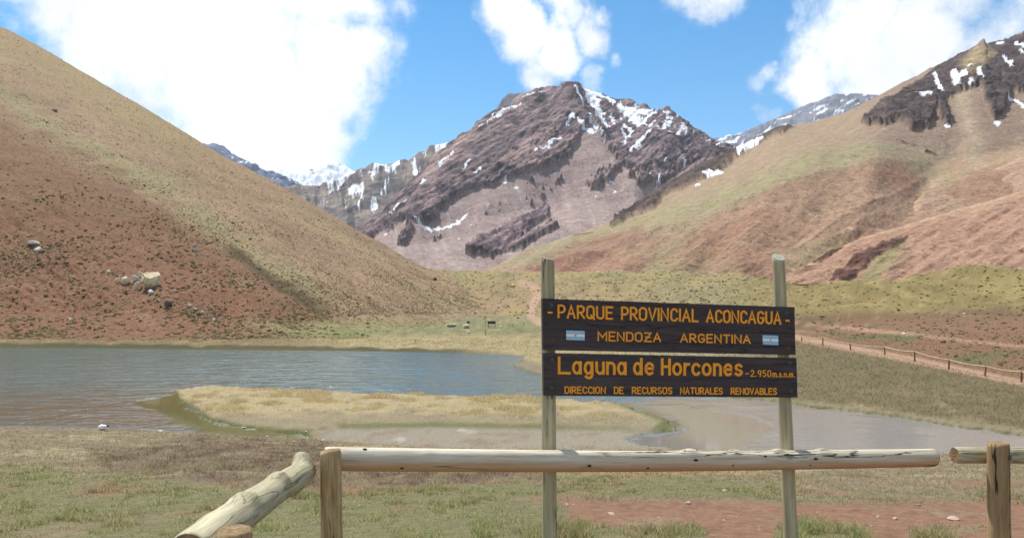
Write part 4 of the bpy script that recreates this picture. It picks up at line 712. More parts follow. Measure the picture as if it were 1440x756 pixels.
Pa, ra_, ca_ = pick(wm * right, 9000); Pb_, rb_, cb_ = pick(wm * (1 - right), 14000); P_, r_, c_ = np.concatenate([Pa, Pb_]), np.concatenate([ra_, rb_]), np.concatenate([ca_, cb_]); gold = (sst(447, 432, vy + 10 * ZY + .02 * (CC - 1200)) * right)[r_, c_][:, None]
cc = np.where(rng.uniform(0, 1, (len(P_), 1)) < gold * .8, tint(len(P_), [A(182, 160, 88, 1.1), A(154, 138, 78, 1.1), A(118, 108, 64, 1.1)], [.45, .35, .2]), tint(len(P_), [A(92, 90, 58, 1.0), A(118, 108, 70, 1.0), A(152, 134, 86, 1.0)], [.4, .35, .25]))
tufts('moraine_tufts', 'yellow and olive cushions covering the moraine hummocks', P_, (.09 + .26 * rng.uniform(0, 1, len(P_)) ** 1.8) * np.clip(P_[:, 1] / 150, .75, 1.5), cc)
# pale stone litter
P_, r_, c_ = pick_hill(500, lambda X, Y: HW * (.35 + 3 * np.exp(-(pdist(X, Y, [(560, 425), (640, 455), (690, 458)]) / 22) ** 2) + 2.2 * np.exp(-(pdist(X, Y, [(180, 400), (240, 415), (300, 445)]) / 22) ** 2)))
P2, _, _ = pick(inframe * (meadow * (.5 * mor + .35 * (vy < 475)) * .35 + 1.2 * flat * mud * dry + isfore * z_soil * .25), 420)
Q = np.concatenate([P_, P2]); rad = rng.uniform(.05, .16, len(Q)) * np.clip(Q[:, 1] / 130, .12, 1.6)
M_sh = M_shrub; tufts('stone_litter', 'scattered pale stones on the slopes and mud', Q, rad, tint(len(Q), [A(206, 194, 178, 1.0), A(176, 160, 146, 1.0), A(150, 132, 120, 1.0)], [.4, .35, .25]), .7)

# ------------------------------------------------------------------ rocks
RM = {'pale': rock_mat('pale_rock', A(176, 150, 118, .95), A(226, 208, 176, .95)), 'grey': rock_mat('grey_rock', A(150, 142, 130, 1.0), A(200, 192, 178, 1.0)), 'dark': rock_mat('dark_rock', A(78, 68, 62, 1.0), A(120, 106, 94, 1.0)),
      'white': rock_mat('white_rock', A(200, 196, 188, 1.0), A(240, 238, 232, 1.0)), 'rose': rock_mat('rose_rock', A(176, 140, 122, 1.1), A(214, 186, 168, 1.1))}
def rock(loc, size, kind, label, seed, rot=0, group=None, lean=0, sink=.22, n=26):
    r = np.random.default_rng(seed); q = r.normal(size=(n, 3)); q /= np.linalg.norm(q, axis=1, keepdims=True); q *= r.uniform(.82, 1.08, (n, 1)); q = np.sign(q) * np.abs(q) ** .95
    bm = bmesh.new()
    for p in q: bm.verts.new(Vector(p * np.array(size) / 2))
    bmesh.ops.convex_hull(bm, input=bm.verts[:]); loose = [v for v in bm.verts if not v.link_faces]; bmesh.ops.delete(bm, geom=loose, context='VERTS')
    bmesh.ops.subdivide_edges(bm, edges=bm.edges[:], cuts=1, use_grid_fill=True)
    mn_ = min(size)
    for v in bm.verts: v.co += Vector(r.normal(size=3)) * mn_ * .018
    bmesh.ops.recalc_face_normals(bm, faces=bm.faces[:])
    me = bpy.data.meshes.new('rock'); bm.to_mesh(me); bm.free(); o = new_obj('rock', me, RM[kind]); o.location = Vector(loc) + Vector((0, 0, size[2] * (.5 - sink))); o.rotation_euler = (0, lean, rot)
    return tag(o, label, 'rock', group)
def on(f, px, py, w, h, kind, label, seed, depth=.8, **k):
    p = f(px, py); s = p.y / F; return rock(p, (w * s, w * s * depth, h * s), kind, label, seed, **k)
HL = [(213, 402, 27, 23, 'pale', 'largest pale boulder of the cluster on the red hillside', 1, .25), (194, 408, 13, 12, 'pale', 'split cream boulder just below left of the largest boulder', 2, .1), (176, 399, 12, 10, 'pale', 'low pinkish pale boulder at the left of the boulder cluster', 3, .3), (166, 397, 8, 7, 'pale', 'small pale rock at the far left end of the boulder cluster', 4, -.3),
      (198, 389, 8, 7, 'pale', 'small pale rock touching the upper left of the largest boulder', 5, .2), (190, 394, 11, 7, 'grey', 'slanting slab leaning between the boulders of the hillside cluster', 6, .8), (213, 413, 10, 6, 'white', 'flat whitish rock under the largest boulder', 7, .2), (186, 398, 6, 5, 'pale', 'tiny pale block in the middle of the boulder cluster', 18, .2), (201, 397, 7, 6, 'grey', 'small grey block in the gap left of the largest boulder', 19, .2),
      (47, 344, 18, 5, 'white', 'long whitish slab high on the hillside near the left edge', 8, .1), (53, 353, 11, 6, 'white', 'shorter whitish slab just below the long one near the left edge', 9, .5), (275, 353, 8, 6, 'grey', 'lone grey rock on the slope right of the boulder cluster', 10, 0), (237, 431, 12, 9, 'dark', 'dark greenish rock below right of the boulder cluster', 11, 0), (76, 157, 9, 4, 'dark', 'dark rock high on the left slope below the skyline', 12, .6),
      (152, 383, 5, 4, 'white', 'tiny white stone up left of the boulder cluster', 13, 0), (268, 431, 6, 4, 'white', 'upper stone of the pale trail of stones below the boulders', 14, .4), (275, 436, 7, 3, 'white', 'flat stone in the middle of the pale stone trail', 15, .5), (284, 441, 5, 4, 'pale', 'lower stone of the pale trail of stones below the boulders', 16, 0), (301, 451, 5, 5, 'white', 'last white stone at the lower end of the stone trail', 17, 0), (98, 451, 5, 4, 'white', 'bright white stone low on the red slope near the left shore', 20, 0),
      (612, 394, 6, 5, 'dark', 'small dark rock on the slope where the hill meets the moraine', 21, 0)]
for px, py, w, h, kd, lb, sd_, ln in HL: on(hill_pt, px, py, w * 1.08, h * 1.35, kd, lb, sd_, lean=ln, rot=sd_)
GL = [(617, 455, 9, 5, 'dark', 'leftmost dark rock on the green meadow beyond the lake', 31), (635, 460, 15, 6, 'grey', 'long arched grey rock on the green meadow beyond the lake', 32), (655, 461, 12, 7, 'pale', 'pale rock left of the little far notice board', 33), (657, 456, 6, 4, 'dark', 'dark lump on top of the pale meadow rock', 34), (658, 469, 6, 4, 'white', 'white stone in front of the pale meadow rock', 35), (723, 404, 7, 5, 'pale', 'round pale boulder on the moraine left of the track', 36),
      (702, 461, 5, 3, 'white', 'white stone at the right foot of the far notice board', 37), (226, 607, 11, 4, 'grey', 'flat grey stone lying at the left shore of the green shallows', 38), (279, 602, 4, 2.5, 'white', 'tiny white stone at the edge of the green shallows', 39), (290, 602, 9, 5, 'grey', 'rounded grey stone standing in the green shallows', 40), (304, 603, 7, 4, 'grey', 'smaller grey stone right of the rounded one in the shallows', 41),
      (343, 607, 9, 3, 'grey', 'thin flat stone on the spit right of the green shallows', 42), (319, 611, 6, 2.5, 'white', 'thin white stone at the near edge of the green shallows', 43), (375, 615, 5, 4, 'grey', 'small bluish grey stone by the green puddle', 44), (431, 614, 3, 2.5, 'white', 'white pebble on the turf just left of the mud flat', 45), (453, 620, 5, 4, 'white', 'white stone just above the corner post of the log fence', 46), (412, 623, 6, 4, 'pale', 'dull stone in the turf left of the corner post', 47),
      (1259, 731, 10, 5, 'rose', 'small flat pale stone on red soil left of the right fence post', 48), (1340, 731, 18, 8, 'rose', 'pinkish flat stone on red soil beside the right fence post', 49), (967, 709, 9, 6, 'grey', 'small grey stone on red soil under the middle of the rail', 50), (1018, 690, 7, 3, 'white', 'thin white stone in the grass band under the rail', 51), (798, 712, 8, 6, 'rose', 'pale stone right beside the left sign post', 52), (859, 724, 13, 4, 'rose', 'flat reddish stone on the soil right of the left sign post', 53), (1292, 713, 6, 4, 'rose', 'small pale pebble on the red soil behind the flat pale stones', 54),
      (1020, 588, 5, 3, 'dark', 'left one of two dark stones in the brown shallows', 55), (1027, 588, 6, 3, 'dark', 'right one of two dark stones in the brown shallows', 56), (1270, 470, 6, 3, 'white', 'white stone beside the upper track on the right slope', 57), (1355, 443, 6, 3, 'pale', 'pale stone among the yellow cushions on the right slope', 58), (1050, 394, 8, 3, 'grey', 'grey rock on the moraine crest between the sign posts', 59), (952, 388, 7, 3, 'grey', 'grey slab on the moraine crest above the sign', 60)]
for px, py, w, h, kd, lb, sd_ in GL: on(ground_pt, px, py, w, h, kd, lb, sd_, rot=sd_)

# ------------------------------------------------------------------ resting white bird on the shore
def lathe_x(prof, seg=18, flat_=.8):
    """body of revolution along X from (x, radius, zoff, widthscale)"""
    V, Fc = [], []
    for x, r, zo, ws in prof:
        for k in range(seg):
            a = 2 * math.pi * k / seg; V.append((x, math.cos(a) * r * ws, zo + math.sin(a) * r))
    for i in range(len(prof) - 1):
        for k in range(seg): Fc.append((i * seg + k, i * seg + (k + 1) % seg, (i + 1) * seg + (k + 1) % seg, (i + 1) * seg + k))
    Fc.append(tuple(range(seg))[::-1]); Fc.append(tuple(range((len(prof) - 1) * seg, len(prof) * seg)))
    me = bpy.data.meshes.new('m'); me.from_pydata(V, [], Fc); me.update()
    for p in me.polygons: p.use_smooth = True
    return me
bp_ = ground_pt(146, 605); bird = empty('goose', bp_, 'white goose with black tail resting at the left near shore', 'bird'); M_feather = flat_mat('white_feathers', (.82, .82, .80), .8, .06, 30); M_black = flat_mat('black_feathers', (.02, .02, .024), .7, .2, 30)
new_obj('body', lathe_x([(-.215, .01, .10, 1), (-.20, .05, .105, 1), (-.16, .09, .11, 1), (-.08, .118, .118, 1), (0, .122, .12, 1), (.08, .105, .125, 1), (.14, .075, .14, .9), (.19, .045, .155, .8), (.215, .015, .165, .7)]), M_feather, bird)
tl = new_obj('tail', lathe_x([(.15, .035, .165, 1.1), (.20, .045, .175, 1.2), (.25, .03, .185, 1.4), (.285, .008, .19, 1.5)]), M_black, bird)
wg_ = new_obj('wing', lathe_x([(-.10, .01, .14, .5), (-.06, .06, .14, .35), (.04, .075, .14, .3), (.13, .05, .15, .3), (.235, .012, .165, .3)]), M_feather, bird); wg_.location = (0, -.085, 0)
hd = new_obj('head', lathe_x([(-.11, .012, .205, 1), (-.10, .034, .21, 1), (-.07, .046, .215, .9), (-.035, .04, .212, .9), (-.01, .014, .205, .9)]), M_feather, bird); new_obj('bill', lathe_x([(-.035, .017, .205, .9), (.0, .013, .20, .9), (.03, .004, .195, 1)]), M_black, hd).location = (0, -.012, 0)

# ------------------------------------------------------------------ logs and posts
def log_mesh(name, Lh, r0, r1, seed, rings=70, seg=36, knots=(), wob_=.03, bow=(0, 0), bevel=.25, slant=(0, 0)):
    """round timber along local Z from 0 to Lh; knots: (z, angle, height, size)"""
    r = np.random.default_rng(seed); zs = np.linspace(0, Lh, rings); an = np.arange(seg) / seg * 2 * np.pi
    Zg = np.repeat(zs[:, None], seg, 1); Ag = np.repeat(an[None], rings, 0); R = r0 + (r1 - r0) * Zg / Lh
    R = R * (1 + wob_ * 1.6 * fbm(np.cos(Ag) * 1.1 + seed, np.sin(Ag) * 1.1, Zg * 1.7 / max(Lh, .4), o=3, seed=seed) + wob_ * .5 * fbm(np.cos(Ag) * 3 + seed, np.sin(Ag) * 3, Zg * 4, o=3, seed=seed + 3))
    for kz, ka, kh, ks in knots:
        da = (Ag - ka + np.pi) % (2 * np.pi) - np.pi; R = R + kh * np.exp(-(((Zg - kz) / ks) ** 2 + (da * (r0 + r1) / 2 / ks) ** 2))
    e = bevel * r0; ed = np.minimum(Zg, Lh - Zg); R = R * np.where(ed < e * .6, .93 + .07 * np.clip(ed / (e * .6), 0, 1) ** .5, 1)
    t = Zg / Lh; X = np.cos(Ag) * R + bow[0] * np.sin(np.pi * t) ; Y = np.sin(Ag) * R + bow[1] * np.sin(np.pi * t)
    Zf = Zg + t ** 6 * (slant[0] * X + slant[1] * Y)
    V = np.stack([X, Y, Zf], -1).reshape(-1, 3); Fq = []
    i = np.arange(rings * seg).reshape(rings, seg); Fq = np.stack([i[:-1], np.roll(i, -1, 1)[:-1], np.roll(i, -1, 1)[1:], i[1:]], -1).reshape(-1, 4).tolist()
    n0 = len(V); caps = []
    for end, ring in ((0, i[0]), (1, i[-1])):        # end grain: two inner rings and a centre
        c = V[ring].mean(0); inner = []
        for q in (.66, .33):
            pts = c + (V[ring] - c) * q; pts[:, 2] += r.normal(size=seg) * r0 * .012 + (-1 if end else 1) * r0 * .01; inner.append(len(V) + np.arange(seg)); V = np.concatenate([V, pts])
        cc_ = len(V); V = np.concatenate([V, c[None]]); seq = [ring] + inner
        for a_, b_ in zip(seq[:-1], seq[1:]):
            for k in range(seg):
                f = (a_[k], a_[(k + 1) % seg], b_[(k + 1) % seg], b_[k]); Fq.append(f if end else f[::-1])
        for k in range(seg):
            f = (inner[-1][k], inner[-1][(k + 1) % seg], cc_); Fq.append(f if end else f[::-1])
    me = bpy.data.meshes.new(name); me.from_pydata(V.tolist(), [], [tuple(int(j) for j in f) for f in Fq]); me.update()
    nside = (rings - 1) * seg
    me.polygons.foreach_set('use_smooth', np.array([k < nside for k in range(len(me.polygons))])); me.update()
    return me
def place(o, p0, p1, parent=None, up=Vector((0, 0, 1))):
    z = (Vector(p1) - Vector(p0)).normalized(); y = (up - z * up.dot(z))
    y = y.normalized() if y.length > 1e-3 else Vector((0, 1, 0)); x = y.cross(z)
    M = Matrix((x, y, z)).transposed().to_4x4(); M.translation = Vector(p0) - (parent.location if parent else Vector((0, 0, 0))); o.matrix_local = M
def log_obj(name, p0, p1, r0, r1, mat, parent, seed, capmat=None, **k):
    Lh = (Vector(p1) - Vector(p0)).length; me = log_mesh(name, Lh, r0, r1, seed, **k); o = new_obj(name, me, mat, parent)
    if capmat:
        me.materials.append(capmat); ns = (k.get('rings', 70) - 1) * k.get('seg', 36)
        me.polygons.foreach_set('material_index', np.array([0 if j < ns else 1 for j in range(len(me.polygons))], np.int32))
    place(o, p0, p1, parent); return o
def pt(px, py, d): return Vector(unproj(float(px), float(py), float(d)))

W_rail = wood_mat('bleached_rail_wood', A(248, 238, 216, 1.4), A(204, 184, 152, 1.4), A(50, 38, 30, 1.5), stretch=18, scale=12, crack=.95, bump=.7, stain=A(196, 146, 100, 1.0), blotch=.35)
W_log = wood_mat('greenish_log_wood', A(216, 206, 172, 1.2), A(158, 146, 112, 1.2), A(80, 74, 54, 1.5), stretch=16, scale=12, crack=.5, blotch=.55, bump=.8)
W_post = wood_mat('brown_post_wood', A(186, 156, 112, .88), A(122, 98, 66, .88), A(44, 34, 24, 1.4), stretch=9, scale=10, crack=.9, blotch=.7)
W_sign = wood_mat('grey_green_post_wood', A(184, 172, 138, .9), A(136, 126, 96, .9), A(44, 40, 30, 1.4), stretch=16, scale=11, crack=.95, blotch=.4)
W_end = wood_mat('end_grain', A(176, 146, 104, 1.3), A(120, 92, 62, 1.3), A(60, 46, 34, 1.4), stretch=1, scale=14, crack=.3)
W_top = wood_mat('weathered_post_top', A(228, 222, 208, 1.4), A(168, 160, 140, 1.4), A(70, 64, 54, 1.4), stretch=1, scale=16, crack=.4)
M_bolt = flat_mat('zinc_bolt', (.10, .10, .11), .5, .15, 200, .9); M_rust = flat_mat('rusty_bolt', (.16, .07, .035), .7, .3, 300, .4)
def gz(x, y): return float(ground_z(np.array(x), np.array(y)))
def bolt(loc, parent, mat, r=.0085):
    bm = bmesh.new(); bmesh.ops.create_uvsphere(bm, u_segments=12, v_segments=6, radius=r); me = bpy.data.meshes.new('bolt')
    for v in bm.verts: v.co.y *= .55
    bmesh.ops.create_cone(bm, cap_ends=True, segments=14, radius1=r * 1.5, radius2=r * 1.5, depth=.002, matrix=Matrix.Rotation(math.radians(90), 4, 'X'))
    bm.to_mesh(me); bm.free(); o = new_obj('bolt', me, mat, parent); o.location = Vector(loc) - parent.location; return o

# left log fence: corner post, near post, long bleached rail, greenish diagonal log
cpost = pt(465, 632, 4.39); npost = pt(329.5, 744, 2.75)
fence = empty('log_fence', (cpost.x, cpost.y, gz(cpost.x, cpost.y)), 'log fence with long bleached rail crossing in front of the big sign', 'fence')
log_obj('post', (cpost.x + .012, cpost.y, gz(cpost.x, cpost.y) - .25), (cpost.x, cpost.y, cpost.z), .064, .058, W_post, fence, 11, W_end, rings=50, knots=[(.55, 0, .018, .05)], slant=(.05, .1))
log_obj('post', (npost.x, npost.y, 4.7), (npost.x, npost.y, npost.z), .062, .060, W_post, fence, 12, W_end, rings=40, slant=(0, .05))
ra, rb = pt(456, 644.5, 4.515), pt(1313, 643, 5.515); dv = (rb - ra).normalized()
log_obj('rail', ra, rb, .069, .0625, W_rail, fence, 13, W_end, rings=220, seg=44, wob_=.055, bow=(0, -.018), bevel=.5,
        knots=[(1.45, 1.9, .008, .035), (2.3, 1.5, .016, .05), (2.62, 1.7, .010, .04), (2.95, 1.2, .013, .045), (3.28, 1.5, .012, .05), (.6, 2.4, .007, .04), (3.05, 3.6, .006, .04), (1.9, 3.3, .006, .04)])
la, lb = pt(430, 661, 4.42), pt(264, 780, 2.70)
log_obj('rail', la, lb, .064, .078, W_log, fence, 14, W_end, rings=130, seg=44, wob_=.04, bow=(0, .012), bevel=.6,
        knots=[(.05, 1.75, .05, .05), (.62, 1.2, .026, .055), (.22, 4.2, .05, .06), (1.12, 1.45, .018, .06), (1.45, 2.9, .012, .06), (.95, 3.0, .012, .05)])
# dark knot holes on the rail
CAMSIDE = -1
M_knot = flat_mat('knot_hole', A(70, 50, 38, 1.4), .9, .3, 200)
rail_o = [o for o in fence.children if o.name.startswith('rail')][0]
for kz, ka, kr in ((.23, 1.15, .011), (.86, 2.05, .008), (1.62, -.25, .010), (2.02, -.55, .009), (2.35, .25, .012), (2.62, -.35, .008), (2.86, .55, .009), (3.24, .2, .012), (3.2, -.5, .009), (.45, -.6, .009)):
    bm = bmesh.new(); bmesh.ops.create_uvsphere(bm, u_segments=12, v_segments=8, radius=1); aa = math.pi * 0 - ka
    R0 = .069 + (.0625 - .069) * kz / 3.7; an = ka
    # angle measured from the side that faces the camera, up positive
    ct = Vector((math.cos(an) * CAMSIDE, math.sin(an), 0)) * (R0 * 1.0); ct.y += -.018 * math.sin(math.pi * kz / 3.7); ct.z = kz
    for v in bm.verts: v.co = Vector((v.co.x * kr, v.co.y * kr * .8, v.co.z * kr * 1.5)) * .9
    me = bpy.data.meshes.new('knot'); bm.to_mesh(me); bm.free(); ko = new_obj('knot', me, M_knot, rail_o); ko.location = ct * .985
# right log fence
rp0 = pt(1404, 622, 4.70); rp1 = pt(1640, 622, 4.85)
fence2 = empty('log_fence', (rp0.x, rp0.y, gz(rp0.x, rp0.y)), 'log fence section with thick round post at the right edge', 'fence')
log_obj('post', (rp0.x + .008, rp0.y, gz(rp0.x, rp0.y) - .25), rp0, .064, .060, W_post, fence2, 21, W_end, rings=50)
log_obj('post', (rp1.x, rp1.y, gz(rp1.x, rp1.y) - .25), rp1, .064, .060, W_post, fence2, 22, W_end, rings=40)
log_obj('rail', pt(1342, 639.5, 4.80), pt(1660, 640, 4.97), .049, .052, W_log, fence2, 23, W_end, rings=90, bevel=.4, wob_=.05, knots=[(.25, 1.6, .006, .04)])
bolt((rp0.x + .03, rp0.y - .056, ZC - (643 - HY) / F * 4.64), fence2, M_bolt, .010)

# ------------------------------------------------------------------ the big sign
DL, DR = 4.90, 5.27
q0, q1 = pt(763, 490, DL), pt(1120, 500, DR)
ex = Vector((q1.x - q0.x, q1.y - q0.y, 0)).normalized(); sn_ = Vector((ex.y, -ex.x, 0))      # sign face normal, towards the camera
def on_plane(px, py, off=0.0):
    dr = Vector(((px - CX) / F, 1, (HY - py) / F)); o_ = q0 + sn_ * off; t = (o_ - Vector((0, 0, ZC))).dot(sn_) / dr.dot(sn_); return Vector((0, 0, ZC)) + dr * t
pl = on_plane(771.5, 500, -.035 - .046); pr = on_plane(1103, 500, -.035 - .046)
sign = empty('park_sign', (pl.x, pl.y, gz(pl.x, pl.y)), 'dark wooden park sign with orange lettering on two tall posts', 'sign')
def sp(px, py): return on_plane(px, py, -.035 - .046)
log_obj('post', sp(773.5, 756) + Vector((.002, 0, -.55)), sp(770, 363), .048, .044, W_sign, sign, 31, W_top, rings=80, wob_=.03, slant=(-.15, -.2))
log_obj('post', sp(1112, 756) + Vector((.02, 0, -.45)), sp(1094.5, 361), .049, .042, W_sign, sign, 32, W_top, rings=80, wob_=.03, slant=(-.65, -.1))
W_board = wood_mat('dark_stained_board', A(66, 58, 58, .6), A(46, 40, 42, .6), A(14, 12, 14, 1.0), stretch=18, scale=14, crack=.5, bump=.3, blotch=.4)
def board(c4):
    me = bpy.data.meshes.new('board'); n, m = 60, 14; th = .035; r = np.random.default_rng(5)
    tl_, tr_, bl_, br_ = [on_plane(*c) for c in c4]; ctr = (tl_ + tr_ + bl_ + br_) / 4
    bm = bmesh.new()
    def P(u, v, w_): return (tl_ * (1 - u) * (1 - v) + tr_ * u * (1 - v) + bl_ * (1 - u) * v + br_ * u * v) - sn_ * w_
    # local frame: Z along the board so the grain runs lengthwise
    X = (tr_ - tl_).normalized(); Yv = sn_; Zv = X.cross(Yv).normalized(); M = Matrix((Zv, Yv, X)).transposed().to_4x4(); M.translation = ctr; Mi = M.inverted()
    vs = {}
    for k, w_ in ((0, 0), (1, th)):
        for i in range(n + 1):
            for j in range(m + 1):
                p = P(i / n, j / m, w_); e = (j in (0, m)) * r.normal() * .0006; vs[k, i, j] = bm.verts.new(Mi @ (p + Zv * e))
    for i in range(n):
        for j in range(m):
            bm.faces.new((vs[0, i, j], vs[0, i, j + 1], vs[0, i + 1, j + 1], vs[0, i + 1, j])); bm.faces.new((vs[1, i, j], vs[1, i + 1, j], vs[1, i + 1, j + 1], vs[1, i, j + 1]))
    for i in range(n):
        for j in (0, m): bm.faces.new((vs[0, i, j], vs[0, i + 1, j], vs[1, i + 1, j], vs[1, i, j]))
    for j in range(m):
        for i in (0, n): bm.faces.new((vs[0, i, j], vs[1, i, j], vs[1, i, j + 1], vs[0, i, j + 1]))
    bmesh.ops.recalc_face_normals(bm, faces=bm.faces[:]); bm.to_mesh(me); bm.free()
    o = new_obj('board', me, W_board, sign); M2 = M.copy(); M2.translation = ctr - sign.location; o.matrix_local = M2; return o, M
b1, B1 = board([(762.7, 419.5), (1117.3, 431.6), (763.8, 491.9), (1118.8, 498.8)])
b2, B2 = board([(764.0, 496.1), (1120.0, 503.2), (764.7, 556.0), (1121.5, 558.6)])
b1['label'] = 'upper dark board naming the park'; b2['label'] = 'lower dark board naming the lagoon'
# stroke lettering: polylines in a unit cell (x 0..w, y 0..1)
def arc(cx, cy, rx, ry, a0, a1, n=10): return [(cx + rx * math.cos(math.radians(a0 + (a1 - a0) * i / n)), cy + ry * math.sin(math.radians(a0 + (a1 - a0) * i / n))) for i in range(n + 1)]
def rbox(w, h0, h1, c=.22):                                                        # chamfer-round box
    return arc(w - c, h1 - c, c, c, 0, 90, 4) + arc(c, h1 - c, c, c, 90, 180, 4) + arc(c, h0 + c, c, c, 180, 270, 4) + arc(w - c, h0 + c, c, c, 270, 360, 4) + [(w, h1 - c)]
def bowl(x0, w, y0, y1, c=.2): return [(x0, y1)] + arc(w - c, y1 - c, c, c, 90, 0, 5) + arc(w - c, y0 + c, c, c, 0, -90, 5) + [(x0, y0)]
GLY = {
 'A': (.62, [[(0, 0), (.31, 1), (.62, 0)], [(.11, .33), (.51, .33)]]), 'B': (.55, [[(0, 0), (0, 1)], bowl(0, .50, .52, 1, .2), bowl(0, .55, 0, .52, .22)]),
 'C': (.55, [arc(.30, .72, .27, .28, 20, 180, 8) + arc(.30, .28, .27, .28, 180, 340, 8)]), 'D': (.56, [[(0, 0), (0, 1)], bowl(0, .56, 0, 1, .3)]), 'E': (.5, [[(.5, 1), (0, 1), (0, 0), (.5, 0)], [(0, .52), (.42, .52)]]),
 'G': (.57, [arc(.29, .72, .27, .28, 25, 180, 8) + arc(.29, .28, .27, .28, 180, 300, 7) + [(.56, .2), (.56, .46), (.32, .46)]]), 'I': (.0, [[(0, 0), (0, 1)]]), 'L': (.46, [[(0, 1), (0, 0), (.46, 0)]]),
 'M': (.76, [[(0, 0), (0, 1), (.38, .35), (.76, 1), (.76, 0)]]), 'N': (.58, [[(0, 0), (0, 1), (.58, 0), (.58, 1)]]), 'O': (.58, [rbox(.58, 0, 1, .26)]), 'P': (.52, [[(0, 0), (0, 1)], bowl(0, .52, .42, 1, .24)]),
 'Q': (.6, [rbox(.58, 0, 1, .26), [(.34, .25), (.62, -.06)]]), 'R': (.55, [[(0, 0), (0, 1)], bowl(0, .52, .46, 1, .24), [(.22, .46), (.55, 0)]]), 'S': (.54, [arc(.28, .745, .25, .255, 30, 270, 10) + arc(.27, .245, .26, .245, 90, -150, 10)]),
 'T': (.56, [[(0, 1), (.56, 1)], [(.28, 1), (.28, 0)]]), 'U': (.56, [[(0, 1)] + arc(.28, .28, .28, .28, 180, 360, 10) + [(.56, 1)]]), 'V': (.6, [[(0, 1), (.3, 0), (.6, 1)]]), 'Z': (.58, [[(0, 1), (.56, 1), (0, 0), (.58, 0)], [(.1, .5), (.48, .5)]]),
 '-': (.42, [[(0, .45), (.42, .45)]]), '.': (.04, [[(0, 0), (.02, .05)]]), '2': (.5, [arc(.25, .74, .25, .26, 170, 0, 8) + [(.44, .55), (0, 0), (.52, 0)]]), '9': (.5, [arc(.25, .72, .25, .28, 0, 360, 14), [(.5, .72), (.5, .55), (.36, 0)]]),
 '5': (.5, [[(.48, 1), (.06, 1), (.02, .56)] + arc(.24, .31, .27, .31, 120, -150, 10)]), '0': (.52, [rbox(.52, 0, 1, .25)]),
 # lower case, x height .72
 'a': (.6, [arc(.27, .36, .27, .36, 0, 360, 18), [(.56, .72), (.56, 0)]]), 'c': (.56, [arc(.32, .36, .31, .36, 42, 318, 14)]), 'd': (.6, [arc(.28, .36, .27, .36, 0, 360, 18), [(.57, 1.0), (.57, 0)]]), 'e': (.62, [[(.03, .38), (.6, .38)] + arc(.31, .36, .30, .36, 0, 310, 14)]),
 'g': (.6, [arc(.27, .36, .27, .36, 0, 360, 18), [(.56, .72), (.56, -.08)] + arc(.3, -.08, .26, .22, 0, -150, 8)]), 'n': (.54, [[(0, 0), (0, .72)], [(0, .42)] + arc(.27, .44, .27, .28, 170, 0, 8) + [(.54, 0)]]), 'o': (.64, [arc(.32, .36, .31, .36, 0, 360, 20)]),
 'r': (.34, [[(0, 0), (0, .72)], [(0, .42)] + arc(.28, .42, .27, .29, 165, 75, 6)]), 's': (.5, [arc(.26, .535, .23, .185, 25, 270, 9) + arc(.25, .18, .25, .175, 90, -155, 9)]), 'u': (.54, [[(0, .72)] + arc(.27, .28, .27, .28, 180, 350, 8), [(.54, .72), (.54, 0)]]),
 'm': (.86, [[(0, 0), (0, .72)], [(0, .44)] + arc(.215, .5, .215, .22, 170, 0, 7) + [(.43, 0)], [(.43, .44)] + arc(.645, .5, .215, .22, 170, 0, 7) + [(.86, 0)]]),
 'H': (.62, [[(0, 0), (0, 1)], [(.62, 0), (.62, 1)], [(0, .52), (.62, .52)]])}
M_letter = flat_mat('orange_paint', np.array((.97, .36, .022)), .55, .16, 90)
def lettering(parent, words, thick, gap=.26, label=None, wob_=.006):
    for q in words: lettering_word(parent, [q], thick, gap, 'orange painted word ' + q[0] if len(q[0]) > 1 else None, wob_)
